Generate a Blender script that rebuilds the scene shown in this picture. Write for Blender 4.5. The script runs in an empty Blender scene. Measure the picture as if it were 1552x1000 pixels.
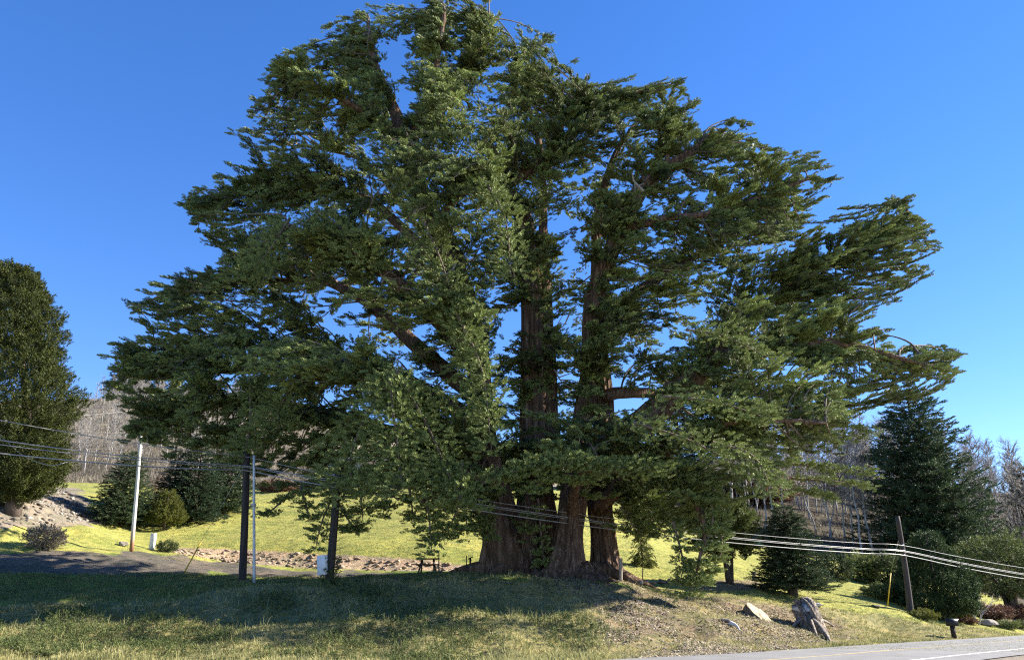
import bpy, bmesh, math, random
import numpy as np
from mathutils import Vector, Matrix

S = bpy.context.scene
COL = S.collection
RAD = math.radians
# ---------------------------------------------------------------- camera
F_PX, CX, CY = 1170.0, 776.0, 500.0
PITCH = RAD(18.5)
EYE = np.array([0.0, 0.0, 2.4])
cam_d = bpy.data.cameras.new('camera')
cam = bpy.data.objects.new('camera', cam_d)
COL.objects.link(cam)
cam.location = EYE
cam.rotation_euler = (math.pi / 2 + PITCH, 0, 0)
cam_d.sensor_fit = 'HORIZONTAL'
cam_d.sensor_width = 36.0
cam_d.lens = 36.0 * F_PX / 1552.0
cam_d.clip_start = 0.1
cam_d.clip_end = 6000
S.camera = cam
# ---------------------------------------------------------------- sky and sun
SUN_EL, SUN_AZ = RAD(30), RAD(76)          # azimuth clockwise from the view direction (+Y)
W = bpy.data.worlds.new('World')
S.world = W
W.use_nodes = True
nt = W.node_tree
bg = nt.nodes['Background']
sky = nt.nodes.new('ShaderNodeTexSky')
sky.sky_type = 'NISHITA'
sky.sun_disc = False
sky.sun_elevation = SUN_EL
sky.sun_rotation = SUN_AZ
sky.altitude = 50
sky.air_density = 0.8
sky.dust_density = 0.0
sky.ozone_density = 4.0
hs = nt.nodes.new('ShaderNodeHueSaturation')
hs.inputs['Saturation'].default_value = 1.25
hs.inputs['Hue'].default_value = 0.5165
nt.links.new(sky.outputs[0], hs.inputs['Color'])
gm = nt.nodes.new('ShaderNodeGamma')
gm.inputs['Gamma'].default_value = 0.82
nt.links.new(hs.outputs[0], gm.inputs['Color'])
nt.links.new(gm.outputs[0], bg.inputs['Color'])
bg.inputs['Strength'].default_value = 0.113
sun_d = bpy.data.lights.new('sun', 'SUN')
sun = bpy.data.objects.new('sun', sun_d)
COL.objects.link(sun)
sun_d.energy = 5.0
sun_d.angle = RAD(0.55)
sun_d.color = (1.0, 0.93, 0.80)
sd = Vector((math.sin(SUN_AZ) * math.cos(SUN_EL), math.cos(SUN_AZ) * math.cos(SUN_EL), math.sin(SUN_EL)))
sun.rotation_euler = sd.to_track_quat('Z', 'Y').to_euler()
S.view_settings.view_transform = 'Standard'
S.view_settings.look = 'None'
S.view_settings.exposure = 1.75
S.view_settings.gamma = 1.0
S.cycles.use_denoising = False
S.cycles.filter_width = 1.2
S.cycles.max_bounces = 6
S.cycles.diffuse_bounces = 3
S.cycles.transmission_bounces = 3
S.cycles.transparent_max_bounces = 4

# ---------------------------------------------------------------- geometry helpers
cp, sp_ = math.cos(PITCH), math.sin(PITCH)


def P(px, py, Y):
    """the point at depth Y (metres along +Y) seen at photograph pixel px, py"""
    u, v = (px - CX) / F_PX, (CY - py) / F_PX
    dy, dz = cp - v * sp_, sp_ + v * cp
    return np.array([u / dy * Y, Y, EYE[2] + dz / dy * Y])


def proj(p):
    p = np.asarray(p, float) - EYE
    fw = p[..., 1] * cp + p[..., 2] * sp_
    up = -p[..., 1] * sp_ + p[..., 2] * cp
    fw = np.where(np.abs(fw) < 1e-3, 1e-3, fw)
    return CX + F_PX * p[..., 0] / fw, CY - F_PX * up / fw, fw


def norm(a):
    a = np.asarray(a, float)
    return a / np.maximum(np.linalg.norm(a, axis=-1, keepdims=True), 1e-9)


def smooth(pts, n=6):
    """Catmull-Rom through rows (any number of columns)"""
    pts = np.asarray(pts, float)
    if len(pts) < 3:
        t = np.linspace(0, 1, n + 1)[:, None]
        return pts[0] * (1 - t) + pts[-1] * t
    q = np.vstack([2 * pts[0] - pts[1], pts, 2 * pts[-1] - pts[-2]])
    out = []
    for i in range(1, len(q) - 2):
        p0, p1, p2, p3 = q[i - 1], q[i], q[i + 1], q[i + 2]
        for t in np.linspace(0, 1, n, endpoint=False):
            out.append(.5 * (2 * p1 + (p2 - p0) * t + (2 * p0 - 5 * p1 + 4 * p2 - p3) * t * t + (3 * p1 - p0 - 3 * p2 + p3) * t ** 3))
    out.append(q[-2])
    return np.array(out)


class Geo:
    def __init__(s):
        s.v, s.f, s.t, s.n = [], [], [], 0

    def add(s, V, Fs, tint=0.5):
        V = np.asarray(V, float).reshape(-1, 3)
        if not isinstance(Fs, list):
            Fs = [Fs]
        for F in Fs:
            if len(F):
                s.f.append(np.asarray(F, np.int64) + s.n)
        s.v.append(V)
        s.t.append(np.broadcast_to(np.asarray(tint, float), (len(V),)))
        s.n += len(V)

    def tube(s, pts, rad, sides=8, tint=0.5, cap=True, flute=0.0, rng=None):
        pts = np.asarray(pts, float)
        n = len(pts)
        rad = np.atleast_1d(np.asarray(rad, float))
        rad = np.interp(np.linspace(0, 1, n), np.linspace(0, 1, len(rad)), rad) if len(rad) > 1 else np.full(n, rad[0])
        tan = norm(np.gradient(pts, axis=0))
        ref = np.array([0, 0, 1.0]) if abs(tan[0][2]) < .9 else np.array([1.0, 0, 0])
        fr = []
        a = norm(np.cross(tan[0], ref))
        for i in range(n):
            a = norm(a - tan[i] * np.dot(a, tan[i]))
            fr.append((a, np.cross(tan[i], a)))
        th = np.linspace(0, 2 * math.pi, sides, endpoint=False)
        V = np.zeros((n, sides, 3))
        if flute > 0:
            ph = rng.uniform(0, 6.28, 6)
            ks = np.array([3, 5, 8, 13, 17, 23])
            am = np.array([.5, .6, .7, .5, .5, .4])
        for i in range(n):
            r = rad[i] * np.ones(sides)
            if flute > 0:
                m = sum(am[k] * (1 - 2 * np.abs(np.sin(.5 * (ks[k] * th + ph[k] + .5 * math.sin(i * .35 + k))))) for k in range(6))
                r = r * (1 + flute * m)
            V[i] = pts[i] + r[:, None] * (np.cos(th)[:, None] * fr[i][0] + np.sin(th)[:, None] * fr[i][1])
        idx = np.arange(n * sides).reshape(n, sides)
        q = np.stack([idx[:-1], np.roll(idx[:-1], -1, 1), np.roll(idx[1:], -1, 1), idx[1:]], -1).reshape(-1, 4)
        V = V.reshape(-1, 3)
        fs = [q]
        if cap:
            V = np.vstack([V, pts[0], pts[-1]])
            a0, a1 = n * sides, n * sides + 1
            e0 = np.stack([np.full(sides, a0), np.roll(idx[0], -1), idx[0]], -1)
            e1 = np.stack([np.full(sides, a1), idx[-1], np.roll(idx[-1], -1)], -1)
            fs += [e0, e1]
        s.add(V, fs, tint)

    def box(s, c, size, rot=None, tint=0.5, bevel=0.0):
        c = np.asarray(c, float)
        hx = np.asarray(size, float) / 2
        if bevel > 0:
            bm = bmesh.new()
            bmesh.ops.create_cube(bm, size=2)
            for v in bm.verts:
                v.co = Vector((v.co.x * hx[0], v.co.y * hx[1], v.co.z * hx[2]))
            bmesh.ops.bevel(bm, geom=list(bm.edges), offset=bevel, segments=1, affect='EDGES')
            V = np.array([v.co[:] for v in bm.verts])
            bm.verts.index_update()
            fs = [np.array([[v.index for v in f.verts]]) for f in bm.faces]
            bm.free()
        else:
            V = np.array([[x, y, z] for x in (-1, 1) for y in (-1, 1) for z in (-1, 1)], float) * hx
            fs = [np.array([[0, 1, 3, 2], [4, 6, 7, 5], [0, 4, 5, 1], [2, 3, 7, 6], [0, 2, 6, 4], [1, 5, 7, 3]])]
        if rot is not None:
            V = V @ np.array(rot.to_matrix() if hasattr(rot, 'to_matrix') else rot).T
        s.add(V + c, fs, tint)

    def build(s, name, mat, parent=None, smooth_=False):
        me = bpy.data.meshes.new(name)
        V = np.concatenate(s.v)
        T = np.concatenate(s.t)
        me.vertices.add(len(V))
        loops = np.concatenate([f.ravel() for f in s.f])
        tot = np.concatenate([np.full(len(f), f.shape[1]) for f in s.f])
        start = np.concatenate([[0], np.cumsum(tot)[:-1]])
        me.loops.add(len(loops))
        me.polygons.add(len(tot))
        o = bpy.data.objects.new(name, me)
        COL.objects.link(o)
        if parent is not None:
            o.parent = parent
            V = V - np.array(parent.location)
        me.vertices.foreach_set('co', V.astype(np.float32).ravel())
        me.loops.foreach_set('vertex_index', loops.astype(np.int32))
        me.polygons.foreach_set('loop_start', start.astype(np.int32))
        if smooth_:
            me.polygons.foreach_set('use_smooth', np.ones(len(tot), bool))
        at = me.attributes.new('tint', 'FLOAT', 'POINT')
        at.data.foreach_set('value', T.astype(np.float32))
        me.update(calc_edges=True)
        me.materials.append(mat)
        return o


def tag(o, label=None, cat=None, group=None, kind=None):
    if label: o['label'] = label
    if cat: o['category'] = cat
    if group: o['group'] = group
    if kind: o['kind'] = kind
    return o


def thing(name, loc, label, cat, group=None):
    o = bpy.data.objects.new(name, None)
    o.empty_display_size = .3
    COL.objects.link(o)
    o.location = Vector(loc)
    return tag(o, label, cat, group)


def copy_tree(o, parent=None):
    c = o.copy()
    COL.objects.link(c)
    c.parent = parent
    for ch in list(o.children):
        copy_tree(ch, c)
    return c


# ---------------------------------------------------------------- materials
def nodes(name):
    m = bpy.data.materials.new(name)
    m.use_nodes = True
    n = m.node_tree
    return m, n, n.nodes['Principled BSDF'], n.nodes['Material Output']


def ramp(n, fac, stops):
    r = n.nodes.new('ShaderNodeValToRGB')
    e = r.color_ramp.elements
    while len(e) < len(stops):
        e.new(.5)
    for el, (p, c) in zip(e, stops):
        el.position = p
        el.color = (*c, 1)
    n.links.new(fac, r.inputs[0])
    return r.outputs[0]


def tex(n, scale, detail=4, vec=None, rough=.6, kind='noise'):
    t = n.nodes.new('ShaderNodeTexNoise' if kind == 'noise' else 'ShaderNodeTexVoronoi')
    t.inputs['Scale'].default_value = scale
    if kind == 'noise':
        t.inputs['Detail'].default_value = detail
        t.inputs['Roughness'].default_value = rough
    if vec is not None:
        n.links.new(vec, t.inputs['Vector'])
    return t.outputs[0]


def coord(n, sc=(1, 1, 1), which='Object'):
    c = n.nodes.new('ShaderNodeTexCoord')
    m = n.nodes.new('ShaderNodeMapping')
    m.inputs['Scale'].default_value = sc
    n.links.new(c.outputs[which], m.inputs[0])
    return m.outputs[0]


def mix(n, fac, a, b, mode='MIX'):
    m = n.nodes.new('ShaderNodeMix')
    m.data_type = 'RGBA'
    m.blend_type = mode
    for sock, val in ((m.inputs[0], fac), (m.inputs[6], a), (m.inputs[7], b)):
        if hasattr(val, 'is_linked'):
            n.links.new(val, sock)
        elif isinstance(val, (int, float)):
            sock.default_value = val
        else:
            sock.default_value = (*val, 1)
    return m.outputs[2]


def bump(n, b, h, strength, dist=.05):
    k = n.nodes.new('ShaderNodeBump')
    k.inputs['Strength'].default_value = strength
    k.inputs['Distance'].default_value = dist
    n.links.new(h, k.inputs['Height'])
    n.links.new(k.outputs[0], b.inputs['Normal'])


def leaf_mat(name, dark, light, trans=.25, spec=.25):
    m, n, b, out = nodes(name)
    a = n.nodes.new('ShaderNodeAttribute')
    a.attribute_name = 'tint'
    c = ramp(n, a.outputs['Fac'], [(0, dark), (1, light)])
    n.links.new(c, b.inputs['Base Color'])
    b.inputs['Roughness'].default_value = .62
    b.inputs['Specular IOR Level'].default_value = spec
    t = n.nodes.new('ShaderNodeBsdfTranslucent')
    n.links.new(c, t.inputs['Color'])
    x = n.nodes.new('ShaderNodeMixShader')
    x.inputs[0].default_value = trans
    n.links.new(b.outputs[0], x.inputs[1])
    n.links.new(t.outputs[0], x.inputs[2])
    n.links.new(x.outputs[0], out.inputs['Surface'])
    return m


def noisy(name, stops, scale=4, rough=.85, sc=(1, 1, 1), bump_s=.5, bump_scale=None, bdist=.03, spec=.3, metal=0, tinted=0):
    m, n, b, out = nodes(name)
    v = coord(n, sc)
    t = tex(n, scale, 6, v)
    c = ramp(n, t, stops)
    if tinted:
        a = n.nodes.new('ShaderNodeAttribute')
        a.attribute_name = 'tint'
        g = n.nodes.new('ShaderNodeMapRange')
        g.inputs['To Min'].default_value = 1 - tinted
        g.inputs['To Max'].default_value = 1 + tinted
        n.links.new(a.outputs['Fac'], g.inputs[0])
        mm = n.nodes.new('ShaderNodeVectorMath')
        mm.operation = 'SCALE'
        n.links.new(c, mm.inputs[0])
        n.links.new(g.outputs[0], mm.inputs['Scale'])
        c = mm.outputs[0]
    n.links.new(c, b.inputs['Base Color'])
    b.inputs['Roughness'].default_value = rough
    b.inputs['Metallic'].default_value = metal
    b.inputs['Specular IOR Level'].default_value = spec
    if bump_s:
        bump(n, b, tex(n, bump_scale or scale * 3, 5, v), bump_s, bdist)
    return m


M = {}
M['cypress'] = leaf_mat('cypress_leaf', (.008, .024, .012), (.335, .395, .125), .10)
M['spruce'] = leaf_mat('spruce_leaf', (.014, .034, .018), (.075, .110, .045), .18)
M['cedar'] = leaf_mat('cedar_leaf', (.012, .030, .014), (.085, .13, .04), .2)
M['yellowgreen'] = leaf_mat('yellow_green_leaf', (.03, .05, .012), (.20, .20, .035), .28)
M['lefttree'] = leaf_mat('left_tree_leaf', (.006, .018, .007), (.092, .105, .018), .12)  # leaf colour darkened to stand in for the cypress's cast shade
M['shrub'] = leaf_mat('shrub_leaf', (.022, .042, .018), (.19, .22, .065), .25)
M['heather'] = leaf_mat('heather_leaf', (.07, .035, .025), (.24, .14, .09), .2)
M['drybrush'] = leaf_mat('dry_brush', (.10, .08, .06), (.34, .295, .225), .2)
M['blade'] = leaf_mat('grass_blade', (.055, .088, .024), (.45, .405, .18), .3, .1)
M['bark'] = noisy('cypress_bark', [(.25, (.04, .026, .018)), (.5, (.135, .085, .058)), (.78, (.34, .25, .185))], 3.0, .95, (2.2, 2.2, .16), 1.0, 5, .14, .1)
M['darkbark'] = noisy('dark_bark', [(.3, (.035, .026, .02)), (.7, (.13, .10, .08))], 6, .9, (1, 1, .3), .6, 12, .03)
M['branch'] = noisy('branch_bark', [(.3, (.07, .052, .042)), (.7, (.22, .17, .135))], 5, .9, (1, 1, 1), .4, 14, .02)
M['dead'] = noisy('dead_wood', [(.3, (.22, .18, .145)), (.7, (.42, .37, .31))], 6, .9, (1, 1, 1), .3)
M['alder'] = noisy('alder_bark', [(.3, (.20, .185, .17)), (.7, (.50, .48, .45))], 2, .85, (1, 1, 1.5), .2)
M['twig'] = noisy('twig_bark', [(.3, (.16, .142, .125)), (.7, (.32, .295, .265))], 1, .9, (1, 1, 1), 0)
M['pole_dark'] = noisy('creosote_pole', [(.3, (.018, .014, .012)), (.7, (.06, .048, .04))], 4, .8, (3, 3, .15), .5, 8, .02)
M['pole_grey'] = noisy('weathered_pole', [(.3, (.03, .024, .022)), (.7, (.10, .082, .075))], 4, .85, (3, 3, .15), .5, 8, .02)
M['galv'] = noisy('galvanised_pipe', [(.3, (.38, .39, .40)), (.7, (.55, .56, .56))], 4, .5, (1, 1, 1), .1, metal=.3)
M['white'] = noisy('white_paint', [(.3, (.66, .65, .62)), (.7, (.80, .79, .77))], 5, .5, (1, 1, 1), .1)
M['cable'] = noisy('cable_sheath', [(.3, (.20, .195, .19)), (.7, (.30, .29, .28))], 2, .35, (1, 1, 1), 0, spec=.6)
M['yellow'] = noisy('yellow_plastic', [(.3, (.55, .36, .03)), (.7, (.70, .48, .05))], 3, .5, (1, 1, 1), 0)
M['wood'] = noisy('weathered_wood', [(.3, (.20, .165, .13)), (.7, (.42, .36, .30))], 6, .85, (4, 4, .4), .4)
M['tabletop'] = noisy('dark_wood', [(.3, (.05, .035, .028)), (.7, (.12, .09, .07))], 6, .7, (1, 4, 4), .3)
M['rock'] = noisy('pale_rock', [(.25, (.10, .085, .07)), (.5, (.21, .185, .155)), (.8, (.36, .325, .285))], 1.6, .9, (1, 1, 1), .8, 8, .06, tinted=.45)
M['clod'] = noisy('dry_earth', [(.3, (.17, .12, .085)), (.7, (.40, .31, .23))], 3, .95, (1, 1, 1), .8, 9, .05, tinted=.4)
M['chip'] = noisy('bark_chips', [(.3, (.14, .112, .08)), (.7, (.33, .275, .205))], 2, .95, (1, 1, 1), 0, tinted=.6)
M['cut'] = noisy('cut_wood', [(.36, (.13, .095, .062)), (.47, (.29, .23, .155)), (.65, (.40, .34, .25))], 4, .8, (1, 1, 1), .3)
M['whitewood'] = noisy('bleached_wood', [(.3, (.34, .31, .285)), (.55, (.58, .56, .53))], 6, .85, (1, 1, 1), .3)
M['stump'] = noisy('stump_bark', [(.3, (.04, .033, .03)), (.5, (.20, .165, .14)), (.75, (.50, .44, .38))], 5, .95, (2, 2, .6), .9, 9, .06)
M['black'] = noisy('black_metal', [(.3, (.012, .012, .013)), (.7, (.03, .03, .032))], 5, .45, (1, 1, 1), .05)
M['roof'] = noisy('grey_roof', [(.3, (.09, .095, .105)), (.7, (.17, .18, .195))], 5, .6, (1, 1, 1), .2)
M['siding'] = noisy('dark_siding', [(.3, (.05, .045, .04)), (.7, (.10, .09, .08))], 3, .8, (1, 1, 6), .3)
M['glass'] = noisy('window_glass', [(.3, (.02, .025, .03)), (.7, (.04, .045, .05))], 1, .08, (1, 1, 1), 0, spec=.8)


def road_mat():
    m, n, b, out = nodes('asphalt')
    v = coord(n)
    c = ramp(n, tex(n, .8, 6, v), [(.3, (.115, .112, .112)), (.5, (.165, .16, .16)), (.7, (.215, .21, .205))])
    c = mix(n, .35, c, ramp(n, tex(n, 40, 3, v), [(.3, (.07, .07, .07)), (.7, (.27, .265, .26))]))
    n.links.new(c, b.inputs['Base Color'])
    b.inputs['Roughness'].default_value = .85
    bump(n, b, tex(n, 60, 3, v), .4, .01)
    return m


def line_mat(name, col):
    m, n, b, out = nodes(name)
    v = coord(n)
    c = ramp(n, tex(n, 9, 6, v), [(.36, (.17, .165, .16)), (.47, col), (1, col)])
    n.links.new(c, b.inputs['Base Color'])
    b.inputs['Roughness'].default_value = .7
    return m


def ground_mat():
    m, n, b, out = nodes('ground_cover')
    a = n.nodes.new('ShaderNodeAttribute')
    a.attribute_name = 'cover'
    v = coord(n)
    big = ramp(n, tex(n, .45, 5, v), [(.25, (.74, .80, .66)), (.5, (1, 1, 1)), (.75, (1.25, 1.16, 1.1))])
    mid = ramp(n, tex(n, 2.6, 5, v), [(.3, (.52, .60, .55)), (.5, (1, 1, 1)), (.7, (1.42, 1.30, 1.15))])
    fine = ramp(n, tex(n, 16, 4, v), [(.25, (.55, .58, .55)), (.5, (1, 1, 1)), (.75, (1.45, 1.38, 1.25))])
    st = ramp(n, tex(n, 1.0, 4, coord(n, (.12, .75, .75))), [(.3, (.80, .86, .82)), (.5, (1, 1, 1)), (.7, (1.20, 1.13, 1.05))])
    c = mix(n, 1, a.outputs['Color'], big, 'MULTIPLY')
    c = mix(n, 1, c, st, 'MULTIPLY')
    c = mix(n, 1, c, mid, 'MULTIPLY')
    c = mix(n, 1, c, fine, 'MULTIPLY')
    n.links.new(c, b.inputs['Base Color'])
    b.inputs['Roughness'].default_value = .95
    b.inputs['Specular IOR Level'].default_value = .1
    bump(n, b, tex(n, 9, 6, v, .75), .8, .12)
    return m


M['road'] = road_mat()
M['yellow_line'] = line_mat('yellow_line_paint', (.46, .36, .17))
M['white_line'] = line_mat('white_line_paint', (.78, .77, .74))
M['ground'] = ground_mat()

# ---------------------------------------------------------------- terrain
rng = np.random.default_rng(7)
EDGE = smooth([(-140, 10), (-60, 11), (-22, 13.5), (-6, 17.8), (5.2, 26), (15, 35.6), (39.8, 60), (80, 99), (140, 158)], 8)   # far edge of the road
_seg = np.linalg.norm(np.diff(EDGE, axis=0), axis=1)
_arc = np.concatenate([[0], np.cumsum(_seg)])
_i0 = np.argmin(np.linalg.norm(EDGE - np.array([5.2, 26]), axis=1))
ARC0 = _arc[_i0]


def road_z(s):
    s = np.asarray(s, float) - ARC0
    return .40 - .0220 * np.clip(s, -3, 90)


def edge_dist(x, y):
    """signed distance to the far edge of the road (positive beyond it, away from the camera) and arc length"""
    x = np.asarray(x, float).ravel(); y = np.asarray(y, float).ravel()
    best = np.full(x.shape, 1e9); bs = np.zeros_like(x); sg = np.ones_like(x)
    for i in range(len(EDGE) - 1):
        a, d = EDGE[i], EDGE[i + 1] - EDGE[i]
        L2 = d @ d
        t = np.clip(((x - a[0]) * d[0] + (y - a[1]) * d[1]) / L2, 0, 1)
        dx, dy = x - a[0] - t * d[0], y - a[1] - t * d[1]
        r = np.hypot(dx, dy)
        k = r < best
        best[k] = r[k]; bs[k] = _arc[i] + t[k] * _seg[i]
        sg[k] = np.where(d[0] * dy[k] - d[1] * dx[k] >= 0, 1, -1)
    return best * sg, bs


CTRL = [  # px, py, depth
    # bank foot to crest
    (-250, 1000, 20), (0, 1000, 22), (200, 1000, 23), (400, 1000, 24), (600, 1000, 24.5), (800, 1000, 25), (950, 1000, 25.6),
    (0, 950, 27), (200, 945, 28), (400, 935, 29.5), (600, 935, 30), (800, 935, 31), (950, 940, 32), (1060, 950, 34), (1150, 955, 37), (1250, 960, 40), (1350, 960, 45), (1450, 962, 50),
    (-300, 918, 28), (0, 917, 31), (150, 912, 31.5), (250, 905, 32), (380, 889, 33.5), (500, 888, 34), (620, 882, 35), (700, 874, 36.5), (800, 872, 37.2), (870, 884, 37.2), (930, 884, 38.5), (1000, 898, 40), (1080, 902, 42.5), (1150, 906, 45), (1240, 916, 45.5), (1300, 925, 46.5), (1400, 938, 50), (1500, 952, 54.5), (1600, 962, 60),
    # lawn and drive behind the crest
    (-300, 912, 31), (0, 908, 33), (150, 900, 34), (300, 888, 36), (380, 882, 38), (500, 880, 38), (600, 874, 40), (700, 869, 41), (780, 872, 40), (860, 877, 40), (940, 878, 41),
    (-300, 875, 36), (0, 870, 37), (150, 870, 38.5), (300, 866, 43), (420, 868, 45), (550, 868, 46), (650, 866, 46), (720, 866, 45),
    (-300, 840, 40), (0, 839, 40.6), (150, 838, 44), (280, 838, 50), (400, 858, 49), (500, 862, 49), (640, 864, 48.5), (730, 868, 46),
    # foot of the cut bank, then the top of it
    (270, 834, 51.5), (270, 829, 52), (350, 850, 51), (350, 833, 52), (450, 858, 50.5), (450, 838, 51.5), (550, 861, 50), (550, 843, 51), (650, 864, 49.5), (650, 849, 50.5), (740, 868, 47.5), (740, 864, 48.5),
    # lawn hill
    (-300, 820, 42), (0, 826, 41.8), (100, 822, 45.5), (200, 818, 52), (-300, 800, 43), (0, 805, 43), (120, 798, 48.5), (230, 796, 58), (300, 796, 59), (300, 812, 56),
    (400, 800, 60), (400, 770, 68), (440, 745, 78), (550, 800, 59), (550, 770, 67), (520, 742, 78), (620, 742, 76), (650, 800, 58), (700, 780, 64), (740, 830, 54), (720, 745, 74), (800, 790, 64), (800, 840, 52), (860, 770, 72),
    (360, 740, 84), (520, 736, 90), (700, 738, 88), (860, 750, 84),
    # lawn on the right
    (950, 800, 72), (960, 840, 58), (970, 878, 48), (1000, 885, 46), (1050, 840, 66), (1050, 882, 48), (1110, 880, 50), (1110, 855, 60), (1200, 902, 51), (1200, 880, 60), (1250, 870, 68), (1300, 900, 58), (1340, 895, 60), (1340, 916, 50), (1400, 905, 66), (1450, 938, 56), (1500, 930, 64), (1600, 940, 72), (1600, 925, 84),
    # rubble bank and shoulder of the hill on the left
    (-300, 790, 44), (0, 797, 44), (90, 796, 48.5), (0, 770, 46.5), (60, 764, 49.5), (100, 752, 57), (-300, 750, 49.5), (0, 745, 50.5), (70, 742, 58), (140, 792, 54), (140, 745, 76), (110, 738, 80), (180, 735, 92), (260, 740, 96), (340, 735, 100),
    (120, 690, 130), (200, 690, 128), (300, 690, 128), (120, 612, 205), (200, 606, 205), (300, 602, 205), (420, 615, 205), (-200, 620, 200), (-500, 640, 200), (550, 660, 200), (700, 690, 200), (850, 700, 200),
    (1000, 740, 110), (1150, 790, 90), (1250, 832, 80), (1350, 840, 86), (1450, 850, 92), (1600, 862, 100), (1150, 740, 130), (1300, 780, 120), (1450, 790, 130), (1600, 800, 140),
    (1000, 700, 200), (1150, 690, 200), (1300, 715, 200), (1450, 740, 200), (1600, 755, 200), (1900, 780, 200),
]
cw = np.array([P(*c) for c in CTRL])
_ext = [(0, 420, 46), (-200, 420, 50), (200, 420, 34), (-400, 420, 45), (400, 420, 25), (0, 1400, 20), (900, 1400, 15), (-900, 1400, 20), (-90, 60, 5), (-90, 30, 1.6), (120, 130, 3)]
cw = np.vstack([cw, np.array(_ext, float)])
_es = np.linspace(ARC0 - 110, ARC0 + 110, 36)
_ex = np.interp(_es, _arc, EDGE[:, 0]); _ey = np.interp(_es, _arc, EDGE[:, 1])
cw = np.vstack([cw, np.stack([_ex, _ey, road_z(_es) - .02], 1)])


def _ker(r): return np.sqrt(r * r + 1.2 ** 2)


_A = _ker(np.linalg.norm(cw[:, None, :2] - cw[None, :, :2], axis=-1)) - np.eye(len(cw)) * .02
_n = len(cw)
_AA = np.zeros((_n + 3, _n + 3)); _AA[:_n, :_n] = _A
_AA[:_n, _n] = 1; _AA[:_n, _n + 1:] = cw[:, :2]; _AA[_n, :_n] = 1; _AA[_n + 1:, :_n] = cw[:, :2].T
_w = np.linalg.solve(_AA, np.concatenate([cw[:, 2], [0, 0, 0]]))
NZ = [(rng.uniform(0, 6.28), rng.uniform(0, 6.28), a, k) for a, k in [(.10, .55), (.07, 1.1), (.05, 2.1), (.03, 4.0)] for _ in range(3)]


def lumps(x, y):
    z = 0
    for ph, th, a, k in NZ:
        z = z + a * np.sin(k * (x * math.cos(th) + y * math.sin(th)) + ph + 1.3 * np.sin(.37 * k * (x * math.sin(th) - y * math.cos(th)) + th))
    return z * .5


def gz(x, y):
    shp = np.shape(x)
    x = np.atleast_1d(np.asarray(x, float)).ravel(); y = np.atleast_1d(np.asarray(y, float)).ravel()
    z = np.empty_like(x)
    for i in range(0, len(x), 20000):
        xx, yy = x[i:i + 20000], y[i:i + 20000]
        z[i:i + 20000] = _ker(np.hypot(xx[:, None] - cw[None, :, 0], yy[:, None] - cw[None, :, 1])) @ _w[:_n] + _w[_n] + _w[_n + 1] * xx + _w[_n + 2] * yy
    d, s = edge_dist(x, y)
    rz = road_z(s) - .03
    k = np.clip(d / 1.2, 0, 1)
    bankk = np.clip(d / 3, 0, 1)
    z = np.where(d > 0, rz * (1 - k) + (z + bankk * lumps(x, y) * np.where(y > 48, .35, np.where(y < 38, 1.6, 1.0))) * k, rz)
    return z.reshape(shp) if shp else float(z[0])


def hit(px, py, y0=18, y1=230):
    """where the line of sight through a photograph pixel first meets the terrain"""
    Y = np.concatenate([np.arange(y0, 70, .15), np.arange(70, y1, .6)])
    pts = np.stack([P(px, py, yy) for yy in Y])
    g = gz(pts[:, 0], pts[:, 1])
    below = np.nonzero(pts[:, 2] < g)[0]
    i = below[0] if len(below) else int(np.argmin(np.abs(pts[:, 2] - g)))
    p = pts[i].copy(); p[2] = g[i]
    return p


def on(px, Y):
    """the point of the terrain at depth Y in the direction of pixel column px at eye level"""
    x = (px - CX) / F_PX * cp * Y
    return np.array([x, Y, gz(x, Y)])


def inside(px, py, poly):
    poly = np.asarray(poly, float)
    r = np.zeros(np.shape(px), bool)
    j = len(poly) - 1
    for i in range(len(poly)):
        (xi, yi), (xj, yj) = poly[i], poly[j]
        c = ((yi > py) != (yj > py)) & (px < (xj - xi) * (py - yi) / (yj - yi + 1e-12) + xi)
        r ^= c
        j = i
    return r


rows = np.concatenate([np.arange(-30, 16, 2.0), np.arange(16, 58, .17), 58 * np.exp(np.linspace(0, math.log(260 / 58), 120)), np.array([300, 360, 450, 600, 900, 1400])])
cols = np.concatenate([np.linspace(-3, -.95, 30, endpoint=False), np.linspace(-.95, .95, 430), np.linspace(.95, 3, 31)[1:]])
UU, YY = np.meshgrid(cols, rows)
XX = UU * np.maximum(YY, 20)
ZZ = gz(XX, YY)
GV = np.stack([XX, YY, ZZ], -1)
nr, nc = XX.shape
gidx = np.arange(nr * nc).reshape(nr, nc)
gq = np.stack([gidx[:-1, :-1], gidx[:-1, 1:], gidx[1:, 1:], gidx[1:, :-1]], -1).reshape(-1, 4)
gpx, gpy, gfw = proj(GV)
gd, gs = edge_dist(XX, YY)
gd = gd.reshape(XX.shape)
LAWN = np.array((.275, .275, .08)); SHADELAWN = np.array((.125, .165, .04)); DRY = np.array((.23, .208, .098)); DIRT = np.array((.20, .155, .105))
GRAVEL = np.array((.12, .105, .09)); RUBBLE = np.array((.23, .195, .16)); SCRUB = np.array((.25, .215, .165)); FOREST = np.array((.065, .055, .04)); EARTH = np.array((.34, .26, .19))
cov = np.zeros(XX.shape + (3,)); cov[:] = SHADELAWN  # lawn behind the crest: tree shade painted into its base colour


def wob(k, a, seed):
    r = np.random.default_rng(seed)
    z = 0
    for _ in range(4):
        th, ph, q = r.uniform(0, 6.28), r.uniform(0, 6.28), k * r.uniform(.6, 1.6)
        z = z + np.sin(q * (XX * math.cos(th) + YY * math.sin(th)) + ph)
    return a * z


wx = gpx + wob(1.3, 5, 1); wy = gpy + wob(1.7, 1.6, 2)


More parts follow.
